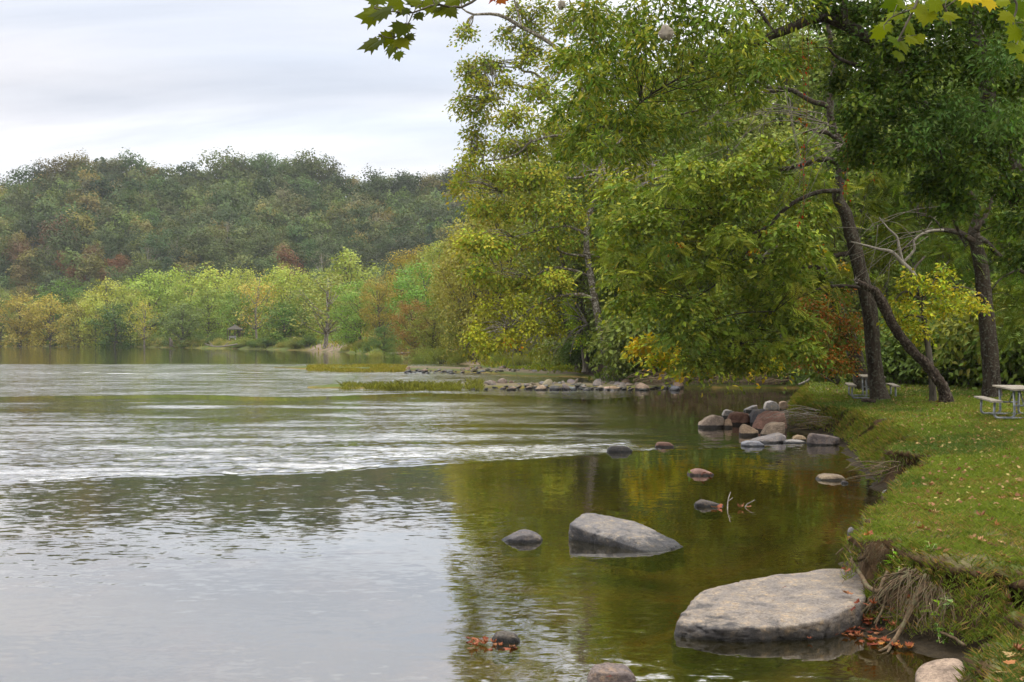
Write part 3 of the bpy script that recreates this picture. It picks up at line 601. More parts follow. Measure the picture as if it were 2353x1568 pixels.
# px of the stem, py of the top, width in px, distance, colour, kind, label
FAR = [
 (2, 655, 60, 395, '7d8c45', 'B0', 'green tree cut by the photo edge beyond the river, leftmost on the far shore'),
 (46, 668, 82, 385, 'a3923f', 'B1', 'orange-olive round tree by the water at the far left of the shore'),
 (116, 674, 74, 380, 'b0a03e', 'B2', 'yellow-orange tree between the orange-olive tree and a taller green one'),
 (150, 636, 90, 412, '5f8235', 'B3', 'deep green tree rising behind the yellow-orange shore tree'),
 (180, 684, 70, 372, '98923e', 'B1', 'small olive tree with a brownish top on the far shore'),
 (220, 680, 64, 368, 'a7ae3c', 'B0', 'yellow-green small tree beside the dark green shore tree'),
 (246, 638, 90, 392, 'a9ab44', 'B2', 'tall pale yellow-green tree behind the dark green shore tree'),
 (263, 692, 76, 360, '4d6a33', 'B3', 'dark green bushy tree at the water, darkest of the far shore'),
 (300, 652, 80, 375, '9aa540', 'B1', 'yellow-green tree just right of the dark green shore tree'),
 (332, 684, 66, 352, 'b3ab3a', 'S0', 'low golden sycamore leaning over the far bank'),
 (345, 620, 96, 395, '93ad3e', 'B2', 'broad lime green tree, first of the high lime crowns'),
 (385, 608, 90, 400, '9bb244', 'B0', 'rounded lime crown standing above the grey-green bank tree'),
 (418, 692, 84, 342, '6b7f4a', 'B3', 'grey-green drooping tree at the edge of the far bank'),
 (440, 617, 92, 388, '98ab42', 'B1', 'lime green tree above the grey-green bank tree, to its right'),
 (478, 655, 80, 352, '84993c', 'B2', 'mid green tree with dark trunks showing beneath it'),
 (500, 604, 100, 382, 'a9b440', 'B0', 'brightest yellow-lime crown in the middle of the far shore'),
 (548, 662, 76, 335, '789638', 'B1', 'green tree directly above the small pavilion'),
 (560, 612, 84, 372, 'a2ab42', 'B3', 'high yellow-green crown behind the orange sycamore'),
 (590, 628, 92, 330, 'bda548', 'S1', 'orange-yellow sycamore with bare white trunk and limbs'),
 (632, 612, 92, 350, '9fb142', 'B2', 'lime tree to the right of the orange-yellow sycamore'),
 (668, 604, 84, 342, 'a3ae3f', 'B0', 'yellow-lime crown left of the large olive sycamore'),
 (655, 690, 84, 296, '5f8238', 'B3', 'dark green tree filling the bank beneath the lime crowns'),
 (700, 650, 70, 300, '82953c', 'B1', 'mid green tree against the left side of the large olive sycamore'),
 (748, 616, 170, 262, '8e9246', 'S0', 'large olive sycamore with white limbs over the sandy landing'),
 (797, 571, 118, 285, '93a047', 'B2', 'rounded olive-lime tree rising above the shore line against the hill'),
 (826, 640, 110, 240, '79a03c', 'M0', 'fresh green tree with dark boughs leaning to the water'),
 (872, 634, 78, 225, 'a08f3e', 'M1', 'narrow orange-olive tree between two green ones'),
 (884, 742, 56, 185, '5f7c4c', 'M2', 'blue-grey willow-like tree low on the bank'),
 (952, 560, 118, 235, 'a08f38', 'M1', 'tall bronze-orange tree at the crest of the mid-shore wood'),
 (1018, 566, 84, 228, 'a49a3c', 'M2', 'bronze-yellow tree right of the tall bronze one'),
 (975, 596, 140, 190, '6f9c40', 'M0', 'broad bright green tree in front of the bronze crowns'),
 (952, 684, 84, 165, '94723f', 'M1', 'reddish-brown young tree under the bright green one'),
 (998, 700, 96, 156, '899040', 'M2', 'olive sapling-like tree behind the round waterside bushes'),
 (1052, 590, 110, 158, '94883a', 'M1', 'dusky olive-gold tree left of the great sycamore'),
 (1075, 690, 90, 140, '7d8438', 'M0', 'shady olive tree above the gravel landing'),
 (1060, 505, 116, 146, '96953a', 'M2', 'tall olive-gold tree stepping up between the bronze crowns and the sycamore'),
 (1006, 548, 110, 205, '8f9a3e', 'M0', 'full olive-green crown behind the bronze-yellow tree'),
 (1090, 520, 150, 135, '968f36', 'M1', 'tall gold-olive tree stepping down left of the great sycamore'),
 (1120, 470, 140, 150, '9a9238', 'M2', 'gold-olive tree seen through the edge of the great sycamore'),
]
KV = {'B': BV, 'S': SV, 'M': MV}
for i, (px, py, wpx, D, h, kind, lab) in enumerate(FAR):
    x = (px - CX) / F * D; 
    zb = float(HT(np.array([x]), np.array([D]))[0]); H = CAMZ + (HY - py) / F * D - zb; W = wpx / F * D * 1.32
    var = KV[kind[0]][int(kind[1])]; w0 = 14. if kind[0] == 'S' else 13.
    if shore_dist([x], [D])[0] < 1: print('IN WATER', lab, shore_dist([x], [D])[0])
    place_tree(var, x, D, W / w0, H / 19.4, i * 2.4, np.array(hexc(h, 1.0, .18)) * [.96, 1.03, .96], lab, name='sycamore_tree' if kind[0] == 'S' else 'tree', group='trees along the far shore')
R = RNG(78)
for k in range(34):
    px = -30 + k * 24.5 + R.randn() * 6; D = np.interp(px, [0, 400, 700, 800], [425, 425, 365, 330]) + R.randn() * 5; x = (px - CX) / F * D
    if shore_dist([x], [D])[0] < 6: continue
    py = np.interp(px, [0, 150, 250, 400, 600, 700, 800], [690, 668, 662, 636, 640, 640, 650]) + R.randn() * 8; H = CAMZ + (HY - py) / F * D - float(HT(np.array([x]), np.array([D]))[0])
    place_tree(BV[R.randint(4)], x, D, 1.05 + .2 * R.rand(), H / 19.4, R.rand() * 6, np.array(hexc(['7d8f42', '8a9a44', '6d8440', '959c48'][R.randint(4)], .95, .12)), 'half-hidden green tree of the second row behind the far shore trees', group='second row behind the far shore')
# undergrowth along the far waterline
R = RNG(77); nb = 0
for k in range(120):
    px = -20 + 1080 * (k + .5) / 120 + R.randn() * 4
    ray = np.linspace(120, 470, 900); s_ = shore_dist((px - CX) / F * ray, ray); hit = np.where(s_ > 1.2 + R.rand() * 3)[0]
    if not len(hit): continue
    D = ray[hit[0]]; x = (px - CX) / F * D
    if abs(x + 42) < 7 and D < 290 or (640 < px < 560): continue
    if 1040 < px: continue
    s = (D / 300) * (.7 + .6 * R.rand()); c = hexc(['6c8a3c', '7f8c40', '58753a', '8c8f48', '9b9a4e'][R.randint(5)], 1.0)
    place_tree(BU[R.randint(3)], x, D, s * 1.15, s * .9, R.rand() * 6, c, 'low green shrub in the fringe along the far waterline', 'shrub', 'shrub', 'shrubs fringing the far waterline', parts=('stem', 'crown'))
for px, py, wpx, D, h, kind, lab in [
 (905, 786, 44, 150, '6f8a45', 0, 'blue-green feathery shrub left of the pale fallen log'),
 (868, 796, 40, 172, '8a9040', 1, 'pale olive shrub at the waterline beyond the fallen log'),
 (975, 790, 70, 140, '7f9440', 0, 'leftmost of the round feathery bushes crowding the water'),
 (1018, 782, 84, 136, '7d8e3c', 1, 'tallest round feathery bush crowding the water'),
 (1058, 796, 60, 133.5, '8a9a3c', 0, 'round feathery bush beside the gravel landing'),
 (1124, 782, 42, 128, '7fa03c', 1, 'upright bright green bush right of the gravel landing'),
 (1142, 788, 44, 116, '8fa050', 0, 'slender-leaved pale shrub in front of the upright green bush'),
 (1196, 806, 50, 112, '8a9446', 1, 'grey-green weedy clump behind the grass flat'),
 (1250, 800, 60, 108, '98a03c', 0, 'yellow-green weedy mound behind the grass flat')]:
    x = (px - CX) / F * D; zb = float(HT(np.array([x]), np.array([D]))[0]); H = CAMZ + (HY - py) / F * D - zb; W = wpx / F * D * 1.15
    place_tree(BF[kind], x, D, W / 4.6, max(H, .8) / 2.7, px, hexc(h, 1.05), lab, 'shrub', 'shrub', 'bushes by the gravel landing', parts=('stem', 'crown'))
#@@WOOD
# ------------------------------------------------------------------ dense wood behind the bank (generic tall trees)
WV = [tree_mesh(300 + i, 26, 14, .27, 34, 22, 15, [.08, .14, .1, .12][i], 8, low=True, bark=M_BARK_GREY) for i in range(4)]
WOOD = [  # px, distance, height, width, colour
 (1190, 128, 25, 15, '8f9038'), (1290, 118, 27, 14, '86903c'), (1385, 112, 28, 15, '748638'), (1480, 104, 30, 14, '6c8238'), (1580, 98, 30, 15, '75863a'),
 (1330, 96, 17, 11, '6f8038'), (1450, 90, 22, 12, '62793a'), (1690, 94, 31, 14, '6f8438'), (1800, 92, 30, 14, '778a3a'), (1920, 92, 31, 14, '678238'), (2040, 90, 30, 14, '6c7f38'),
 (2160, 86, 31, 14, '5f7a36'), (2290, 82, 30, 14, '668036'), (2420, 80, 30, 14, '5f7a36'), (1560, 80, 15, 9, '5f7c38'), (1660, 79, 17, 10, '6b8238'), (1770, 78, 18, 10, '768638'),
 (1880, 74, 16, 10, '5f7a34'), (1980, 70, 18, 10, '6a8238'), (2090, 68, 18, 10, '75863a'), (2210, 64, 19, 10, '5e7a34'), (2330, 62, 19, 10, '6a8036'), (2450, 60, 19, 10, '627a36'),
 (1620, 125, 32, 16, '71853a'), (1860, 122, 33, 16, '6c8238'), (2120, 118, 33, 16, '667c38'), (2400, 115, 33, 16, '667c38'), (2560, 85, 30, 15, '667c38')]
R = RNG(5)
for i, (px, D, H, W, h) in enumerate(WOOD):
    x = (px - CX) / F * D
    lab = 'tall green tree in the dense wood closing off the right side' if H > 21 else 'lower leafy tree under the tall wood along the bank'
    place_tree(WV[i % 4], x, D, W / 14, H / 26, R.rand() * 6, np.array(hexc(h, 1.2)), lab, group='tall trees of the dense wood' if H > 21 else 'lower trees of the dense wood')
BW = [bush_mesh(320 + i, 3, 4.2, .17, 16, 20, 15) for i in range(3)]
# shrubs hanging over the shaded far bank of the inlet, and the hedge-like edge behind the picnic lawn
BK = [(1462, 77, 3.8), (1492, 74.5, 4.8), (1515, 73.5, 6.6), (1560, 73, 5.8), (1610, 73, 5.2), (1665, 73, 5.0), (1720, 72.8, 4.6), (1775, 72.5, 4.8), (1830, 72, 5.0), (1885, 70.5, 4.6), (1318, 92, 2.8), (1350, 90, 3.2)]
for i, (px, D, H) in enumerate(BK):
    x = (px - CX) / F * D
    place_tree(BW[i % 3], x, D, H / 3.2, H / 3, i * 1.3, hexc(['5c7a36', '667f38', '6f8238', '547236'][i % 4], 1.0), 'vine-hung green thicket bush over the shaded inlet bank', 'bush', 'bush', 'thicket on the shaded inlet bank', z=1.0, parts=('stem', 'crown'))
ED = [(1905, 58, 3.4), (1950, 56, 3.0), (1990, 54, 3.6), (2035, 53, 4.2), (2080, 51, 3.6), (2120, 50, 4.6), (2165, 49, 3.8), (2205, 48, 5.0), (2250, 47.5, 4.4), (2290, 46, 5.4), (2335, 45, 4.8), (2385, 44, 5.4), (2430, 43, 5), (1870, 62, 3.2)]
for i, (px, D, H) in enumerate(ED):
    x = (px - CX) / F * D
    place_tree(BW[(i + 1) % 3], x, D, H / 3.4, H / 3, i * 1.9, hexc(['5f7c34', '6c8834', '74903a', '587434', '8a9434'][i % 5], .85), 'leafy green bush in the thicket edging the picnic lawn', 'bush', 'bush', 'thicket behind the picnic lawn', parts=('stem', 'crown'))

# ------------------------------------------------------------------ hand-placed trees
def lob(L, Y, yr=1.5, sq=.85, seed=0):
    """lobes from (px, py, radius px); Y may be a range, so that the crown has real depth"""
    r = RNG(seed + 900); out = []
    for t_ in L:
        D = Y if np.isscalar(Y) else Y[0] + (Y[1] - Y[0]) * r.rand()
        c = PD(t_[0], t_[1], D); rr = t_[2] / F * D; out.append([*c, rr, max(rr, yr), rr * sq])
    return np.array(out)
def px_path(pts, Y, rs=None):
    """pts (px, py, radius px[, distance]) -> path, radii"""
    q = []; 
    for p_ in pts:
        D = p_[3] if len(p_) > 3 else Y; q.append([*PD(p_[0], p_[1], D), p_[2] / F * D])
    return np.array(q)
def trunk_mb(pts, Y, n=24, sides=14, rough=.16, seed=1, mb=None, sink=.4, flare=True):
    q = px_path(pts, Y); 
    if sink: q = np.vstack([[q[0][0], q[0][1], q[0][2] - sink, q[0][3] * 1.15], q])
    s = spline(q, n); mb = mb or MB(); r = s[:, 3].copy()
    if flare: r *= 1 + .45 * np.exp(-np.clip(s[:, 2] - s[1, 2], 0, 9) / .22)
    tube(mb, s[:, :3], r, sides, (1, 1, 1), rough, RNG(seed)); return mb
def branch_mb(mb, pts, Y, n=14, sides=7, rough=.1, seed=1):
    q = px_path(pts, Y); s = spline(q, n); tube(mb, s[:, :3], s[:, 3], sides, (1, 1, 1), rough, RNG(seed)); return s
def twigs_to(mb, sp, skel, rng, r0=.02, step=3, nearest=True):
    """thin wood from the skeleton to leaf sprays"""
    skel = np.asarray(skel)
    for e in sp[::step]:
        d = np.linalg.norm(skel - e, axis=1) + .8 * np.clip(skel[:, 2] - e[2], 0, 9); s = skel[np.argmin(d)]
        m_ = (s + e) / 2 + rng.randn(3) * .08 * np.linalg.norm(e - s) + np.array([0, 0, .05 * np.linalg.norm(e - s)])
        p = spline([s, m_, e], 6); tube(mb, p, np.linspace(r0, r0 * .3, 6), 4)
def finish(name, label, cat, base, parts, group=None):
    """parts: (name, MB, material[, colour])"""
    e = empty(name, base); tag(e, label, cat, group)
    for p_ in parts:
        o = p_[1].build(p_[0], p_[2], e, np.array(base))
        if len(p_) > 3 and p_[3]: o['label'] = p_[3]
    return e
def C(*hs, k=1.0): return np.array([srgb(h) * k for h in hs])

M_TWIG2 = bark_material('bare_twig', (.10, .088, .07), (.22, .19, .155), scale=20, bump=.2)
# great sycamore on the point (distance about 82 m)
YS = 82.0
tr = MB()
T1 = [(1401, 868, 15), (1397, 840, 11), (1393, 818, 10), (1384, 780, 9.5), (1378, 754, 9), (1365, 679, 8), (1352, 603, 7), (1347, 560, 6.5), (1352, 500, 6), (1372, 440, 5.5), (1372, 376, 5), (1352, 322, 4.2), (1340, 240, 3.2), (1335, 150, 2.5), (1320, 60, 2), (1300, -40, 1)]
trunk_mb(T1, YS, 40, 10, .12, 2, tr, .6)
tk2 = trunk_mb([(1465, 868, 12), (1455, 740, 10), (1440, 620, 9), (1420, 500, 8), (1396, 437, 6), (1375, 380, 5), (1345, 300, 4), (1330, 220, 3)], YS + 3, 26, 9, .12, 3, MB(), .6)
SB = [[(1365, 690, 5), (1345, 680, 5), (1324, 677, 4.5), (1281, 681, 4), (1238, 698, 3), (1202, 724, 2.4), (1174, 752, 1.4)],
      [(1354, 635, 4), (1324, 623, 3.6), (1277, 615, 3), (1249, 623, 2.4), (1220, 640, 1.6)],
      [(1335, 150, 5), (1290, 120, 5), (1250, 90, 5), (1199, 64, 4.5), (1155, 38, 4), (1120, 33, 3.2), (1084, 34, 2.6), (1057, 17, 1.6), (1030, 8, 1)],
      [(1199, 64, 3), (1190, 30, 2.5), (1182, 0, 2.2), (1178, -30, 1)], [(1199, 64, 2.4), (1215, 55, 1.6)],
      [(1260, 200, 4), (1230, 170, 3), (1199, 163, 2.8), (1200, 140, 2.6), (1212, 122, 2), (1240, 116, 1.4)],
      [(1250, 210, 4), (1200, 200, 3), (1159, 190, 2.4), (1140, 196, 2), (1125, 205, 1.6), (1115, 225, 1)],
      [(1350, 300, 4), (1300, 310, 3.6), (1257, 315, 3), (1236, 322, 3), (1216, 328, 2.6), (1195, 350, 2.2), (1169, 361, 2), (1128, 369, 1.4), (1090, 368, .8)],
      [(1372, 400, 4), (1320, 410, 3), (1270, 405, 2.4), (1200, 420, 1.6), (1150, 440, 1)], [(1350, 540, 4), (1300, 520, 3), (1240, 530, 2), (1180, 545, 1)],
      [(1372, 376, 4), (1420, 330, 3), (1460, 260, 2.5), (1490, 170, 1.5)], [(1340, 240, 3), (1400, 150, 2.4), (1440, 60, 1.6)], [(1348, 588, 3.5), (1300, 583, 3), (1250, 560, 2), (1200, 575, 1.2)], [(1340, 580, 3), (1375, 590, 2.4), (1400, 598, 1.5)]]
skel = [spline(px_path(T1, YS)[5:], 30)[:, :3]]
br = MB()
for k, b in enumerate(SB): skel.append(branch_mb(br, b, YS - 1.5 + 3 * ((k * 37) % 10) / 10, 16, 6, .12, k)[:, :3])
skel = np.vstack(skel)
L1a = [(1065, 402, 20), (1078, 365, 20), (1052, 425, 13), (1100, 335, 24), (1092, 300, 22), (1112, 262, 24), (1085, 248, 18), (1064, 232, 16), (1128, 225, 22), (1088, 172, 13), (1100, 190, 14), (1075, 150, 9), (1135, 150, 12), (1112, 140, 7), (1163, 190, 20), (1205, 132, 14), (1230, 115, 12),
       (1070, 70, 7), (1160, 78, 10), (1200, 95, 12), (1225, 60, 16), (1190, 20, 12), (1240, 20, 18)]
L1b = [(1180, 262, 38), (1240, 205, 42), (1205, 330, 42), (1275, 290, 44), (1160, 330, 36), (1340, 220, 50), (1130, 400, 36), (1190, 410, 40), (1250, 400, 44), (1330, 390, 46), (1415, 330, 46), (1290, 130, 44), (1370, 130, 50), (1300, 45, 46), (1380, 40, 50), (1460, 60, 50), (1470, 170, 50), (1500, 260, 50),
       (1400, 420, 44), (1470, 390, 46), (1110, 470, 30), (1160, 480, 36), (1230, 470, 40), (1300, 470, 44), (1370, 500, 40), (1085, 545, 26), (1130, 560, 36), (1190, 560, 40), (1260, 545, 42), (1330, 560, 36), (1100, 620, 28), (1150, 640, 34), (1210, 640, 34), (1275, 640, 30), (1420, 560, 40), (1480, 480, 40)]
L1c = [(1128, 700, 26), (1108, 745, 22), (1090, 768, 13), (1118, 790, 14), (1150, 730, 22), (1180, 690, 24), (1215, 745, 22), (1250, 700, 22), (1270, 748, 20), (1170, 770, 10)]
cr = MB(); r = RNG(41)
sy = C('98a43e', '849638', 'a4a640', '728a38', '98963c', k=.96)
s1, _ = foliage(cr, r, lob(L1a, (80, 84), .6, .8, 1), .27, 26, 13, .40, LEAF, sy, .4, .7, cvar=.18, shell=.6)
BK1 = [q for q in L1b if q[0] > 1300 and q[1] > 430]; L1b = [q for q in L1b if not (q[0] > 1300 and q[1] > 430)]
foliage(cr, r, lob(BK1, (84.5, 89), 2.0, .7, 21), .27, 62, 15, .50, LEAF, sy * .9, .4, .4, outw=.8, cvar=.2, shell=.5, nr=.38)
s2, _ = foliage(cr, r, lob(L1b, (77, 89), 2.2, .7, 2), .27, 62, 15, .50, LEAF, sy, .4, .4, outw=.8, cvar=.2, shell=.5, nr=.38)
foliage(cr, r, lob([(x_, y_, 60) for y_ in (-60, -150, -240) for x_ in (1290, 1370, 1450, 1530)], (79, 88), 2.5, .8, 22), .42, 30, 10, .7, LEAF, sy, .4, .5, shell=.6)  # unseen crown top, added so the river mirrors leaves instead of sky
s3, _ = foliage(cr, r, lob(L1c, (79, 84), .8, .85, 3), .27, 30, 13, .42, LEAF, C('a8ac38', '9ea638', '8c983c', k=1.0), .5, .7, shell=.6)
s4, _ = foliage(cr, r, lob([(1175, 777, 8), (1183, 783, 8)], 80, .3), .22, 8, 9, .25, LEAF, C('d8a820', 'd0782a', k=1.2))
twigs_to(br, s1, skel, r, .035, 2); twigs_to(br, s2, skel, r, .03, 9); twigs_to(br, s3, skel, r, .03, 4)
finish('sycamore_tree', 'great yellow-green sycamore with pale mottled trunk leaning over the rocky point', 'tree', P(1401, 868, .55), [('trunk', tr, M_BARK_SYC), ('limb', br, M_BARK_SYC), ('crown', cr, M_LEAF)])
finish('sycamore_tree', 'second pale trunk standing just behind the great sycamore, half hidden in leaves', 'tree', P(1465, 868, .5), [('trunk', tk2, M_BARK_SYC)])
# vine-covered smaller trunk left of it
tv = trunk_mb([(1345, 845, 6), (1340, 800, 5.5), (1328, 740, 5), (1310, 670, 4.5), (1295, 610, 4), (1280, 560, 2.5)], 88, 20, 8, .1, 4, MB()); cv = MB()
foliage(cv, RNG(43), lob([(1322, 745, 12), (1316, 715, 11), (1309, 690, 11), (1303, 655, 10), (1334, 780, 12), (1298, 630, 9)], 87.6, .4, 1.3), .2, 34, 8, .2, LEAF, C('94a834', '7f9a34', k=1.2))
finish('sycamore_tree', 'slim grey trunk wrapped in bright green vine, left of the great sycamore trunk', 'tree', P(1345, 845, 1), [('trunk', tv, M_BARK_GREY), ('leaves', cv, M_LEAF)])
# dead brush hanging under it
def dead_fan(name, label, root, tips, Y, r0, rng, mat_, n_side=5, spread=1.0, droop=.3, cat='branch', nt=10):
    mb = MB(); q0 = px_path([root], Y)[0]
    for tp__ in tips:
        q = px_path([tp__], Y)[0]; L = np.linalg.norm(q[:3] - q0[:3])
        mid = (q0[:3] + q[:3]) / 2 + rng.randn(3) * .06 * L + np.array([0, 0, .13 * L]); p = spline([q0[:3], mid, q[:3]], nt); tube(mb, p, np.linspace(r0, r0 * .3, nt), 5)
        for k in range(n_side):
            s = p[rng.randint(2, nt - 1)]; dd = nrm(p[-1] - p[0]) + rng.randn(3) * .55 * spread; e = s + nrm(dd) * L * (.2 + .35 * rng.rand()) + np.array([0, 0, -droop * L * .2 * rng.rand()])
            pp = spline([s, (s + e) / 2 + rng.randn(3) * .04 * L + np.array([0, 0, .05 * L]), e], 7); tube(mb, pp, np.linspace(r0 * .45, r0 * .2, 7), 4)
    o = mb.build(name, mat_, None, q0[:3]); return tag(o, label, cat)
R = RNG(51)
dead_fan('dead_branch', 'grey bare dead branches drooping under the sycamore above the grass flat', (1290, 770, 3), [(1150, 800, 1), (1165, 815, 1), (1180, 760, 1), (1200, 828, 1), (1175, 785, 1), (1215, 800, 1), (1260, 815, 1), (1190, 742, 1)], 84, .05, R, M_TWIG, 5)
dead_fan('dead_branch', 'crooked bare grey limb left of the great sycamore trunk, halfway up', (1350, 745, 3), [(1270, 720, 1), (1255, 690, 1), (1290, 800, 1), (1300, 672, 1), (1310, 820, 1)], 85, .05, R, M_TWIG, 4)
dead_fan('dead_branch', 'pale weathered broken limb sticking up in the upper crown of the sycamore', (1398, 438, 3), [(1380, 400, 1), (1372, 396, 1), (1352, 322, 1)], 80.5, .13, R, M_BARK_SYC, 1)
dead_fan('dead_branch', 'fan of bare red-tinged twigs between the sycamore and the walnut crown', (1560, 395, 3), [(1400, 440, 1), (1380, 415, 1), (1430, 455, 1), (1470, 380, 1), (1345, 440, 1)], 70, .05, R, M_TWIG, 6)

# ---- leaning walnut-like tree by the far picnic table (distance about 37.5 m)
YW = 38.0
tr = MB()
TW = [(2022, 921, 22), (2016, 890, 18.5), (2010, 850, 17.5), (2004, 790, 17), (2000, 730, 17), (1990, 680, 16.5), (1977, 630, 16), (1961, 560, 15.5), (1952, 530, 15), (1943, 492, 14), (1924, 454, 12.5), (1931, 404, 12), (1934, 352, 11.5), (1922, 316, 10), (1908, 274, 8.5), (1908, 211, 7.5), (1915, 150, 6), (1905, 80, 5), (1890, 0, 3)]
trunk_mb(TW, YW, 70, 18, .13, 5, tr, .3)
WB = [[(1928, 375, 8), (1905, 368, 7.5), (1884, 367, 6.5), (1858, 375, 6), (1831, 383, 5.5), (1785, 392, 4.5), (1764, 400, 4)],
      [(1764, 400, 4), (1734, 424, 3.6), (1709, 452, 3.2), (1656, 477, 2.8), (1649, 519, 2), (1632, 557, 1.2)], [(1656, 477, 2.6), (1620, 480, 2.2), (1586, 484, 2), (1561, 533, 1.2)], [(1586, 484, 1.8), (1520, 480, 1.4), (1450, 500, .8)],
      [(1912, 252, 7), (1890, 240, 7), (1870, 236, 6.5), (1840, 220, 6), (1813, 207, 5.5), (1757, 214, 5), (1708, 232, 4.5), (1655, 243, 3.5), (1620, 251, 2.8), (1570, 262, 2), (1532, 272, 1)],
      [(1813, 207, 5), (1785, 203, 4.5), (1760, 200, 4), (1715, 176, 3), (1690, 165, 2.4), (1669, 155, 1.6)],
      [(1922, 320, 6), (1901, 306, 5.5), (1880, 303, 4), (1866, 299, 2.5), (1840, 310, 1.2)],
      [(1930, 440, 6), (1885, 441, 5), (1836, 459, 4.5), (1800, 484, 4.2), (1762, 522, 3.5), (1720, 543, 2.4), (1680, 580, 1.4)],
      [(1960, 580, 6), (1900, 593, 5), (1867, 610, 4.5), (1839, 628, 4), (1830, 670, 3), (1822, 710, 1.8)], [(1980, 660, 5), (1900, 660, 4), (1808, 695, 3.6), (1779, 716, 3), (1755, 730, 3), (1744, 751, 2), (1700, 790, 1.2)],
      [(1762, 522, 2.4), (1700, 600, 2), (1650, 650, 1.6), (1590, 690, 1)], [(1779, 716, 2), (1700, 720, 1.6), (1620, 740, 1)], [(1764, 400, 3), (1700, 405, 2), (1620, 400, 1.2), (1540, 420, .8)]]
br = MB(); skel = []
for k, b in enumerate(WB): skel.append(branch_mb(br, b, YW - .6 * (k % 4), 22, 7, .14, k + 20)[:, :3])
skel = np.vstack(skel)
LW = [(1425, 470, 26), (1405, 500, 14), (1440, 520, 30), (1425, 570, 22), (1450, 590, 26), (1485, 450, 34), (1500, 500, 38), (1540, 430, 34), (1560, 480, 38), (1600, 440, 40), (1660, 410, 40), (1640, 480, 40), (1590, 385, 26), (1700, 380, 30), (1710, 450, 40), (1530, 560, 40), (1600, 550, 42), (1670, 540, 42),
      (1490, 630, 34), (1550, 630, 42), (1620, 620, 42), (1690, 610, 42), (1740, 520, 36), (1790, 450, 34), (1520, 700, 34), (1590, 700, 42), (1660, 690, 42), (1730, 660, 42), (1790, 600, 36), (1560, 765, 32), (1630, 765, 36), (1700, 760, 36), (1760, 730, 36), (1600, 820, 22), (1660, 825, 24), (1720, 815, 26), (1790, 790, 24),
      (1840, 560, 30), (1830, 740, 34), (1880, 520, 26), (1870, 640, 24), (1890, 720, 26), (1940, 690, 24), (1860, 480, 24), (1480, 690, 18), (2010, 590, 20), (2040, 560, 24), (1990, 470, 24), (1900, 420, 20), (1760, 340, 26), (1830, 330, 26), (1950, 620, 20), (1985, 400, 22)]
cr = MB(); r = RNG(61)
wc = C('758a3c', '647a32', '82923c', '566a2e', '8f983e', k=1.0)
LW += [(1430, 630, 26), (1440, 690, 24), (1420, 430, 18), (1760, 400, 34), (1860, 400, 30), (1900, 480, 30), (1820, 520, 34), (1860, 580, 30), (1830, 640, 34), (1840, 790, 24), (1600, 500, 44), (1780, 700, 40), (1560, 370, 24)]
RIGHT_ = [q for q in LW if q[0] > 1865 and q[1] < 665]; LW = [q for q in LW if q[0] <= 1865]
s1, _ = foliage(cr, r, lob(LW, (34.5, 40.5), .8, .62, 5), .34, 9, 6, .34, FROND, wc, .35, .28, outw=.35, cvar=.2, shell=.6, nr=.3)
foliage(cr, r, lob(LW, (34.6, 41), .8, .62, 15), .17, 38, 13, .32, LEAF, wc * 1.0, .35, .35, outw=.55, cvar=.22, shell=.6, nr=.38)
s1r, _ = foliage(cr, r, lob(RIGHT_, (38.8, 41.5), .7, .65, 25), .40, 13, 6, .36, FROND, wc * .85, .35, .28, outw=.35, cvar=.2, shell=.6, nr=.3); s1 = np.vstack([s1, s1r])
s2, _ = foliage(cr, r, lob([(1465, 640, 14), (1490, 700, 12), (1492, 785, 15), (1470, 795, 8), (1515, 815, 20), (1500, 660, 14), (1540, 800, 18), (1590, 850 - 14, 14), (1700, 835, 14), (1770, 835, 12), (1560, 835, 16), (1640, 838, 12)], (40, 43), .5, .9, 6), .19, 22, 12, .22, LEAF, C('a9a830', 'b5a030', '92a030', k=1.2), .5)
s3, _ = foliage(cr, r, lob([(1850, 585, 9), (1885, 575, 8), (1935, 610, 9), (1762, 530, 8), (1735, 575, 5), (1560, 560, 5), (1540, 562, 4)], 36.5, .15, .6), .11, 4, 7, .10, LEAF, C('c9b01e', 'c2902c', 'b9641c', k=1.0))
twigs_to(br, s1, skel, r, .014, 5); twigs_to(br, s2, skel, r, .012, 8)
finish('walnut_tree', 'leaning dark-barked tree with feathery green fronds beside the far picnic table', 'tree', P(2022, 921, .88), [('trunk', tr, M_BARK), ('limb', br, M_BARK), ('crown', cr, M_LEAF)])

# bare twigs arching from its middle boughs
R = RNG(71)
def arcs(name, label, starts, ends, Y, r0, n, rng, mat_=M_TWIG, sag=.0, bow=.10, yj=1.0):
    mb = MB(); first = None
    for k in range(n):
        a = starts[rng.randint(len(starts))]; b = ends[rng.randint(len(ends))]; D = Y + yj * rng.randn() * .5
        A = PD(a[0] + rng.randn() * 8, a[1] + rng.randn() * 6, D); B = PD(b[0] + rng.randn() * 22, b[1] + rng.randn() * 18, D + rng.randn() * .6)
        L = np.linalg.norm(B - A); m1 = A + (B - A) * .4 + np.array([0, 0, bow * L]) + rng.randn(3) * .03 * L; m2 = A + (B - A) * .75 + np.array([0, 0, bow * .5 * L]) + rng.randn(3) * .03 * L
        p = spline([A, m1, m2, B], 14); tube(mb, p, np.linspace(r0, r0 * .35, 14), 4)
        if rng.rand() < .7:
            s = p[rng.randint(5, 11)]; e = s + (B - A) * .25 + rng.randn(3) * .12 * L; tube(mb, spline([s, (s + e) / 2 + rng.randn(3) * .03 * L, e], 6), np.linspace(r0 * .5, r0 * .25, 6), 3)
        if first is None: first = A
    return tag(mb.build(name, mat_, None, first), label, 'branch')
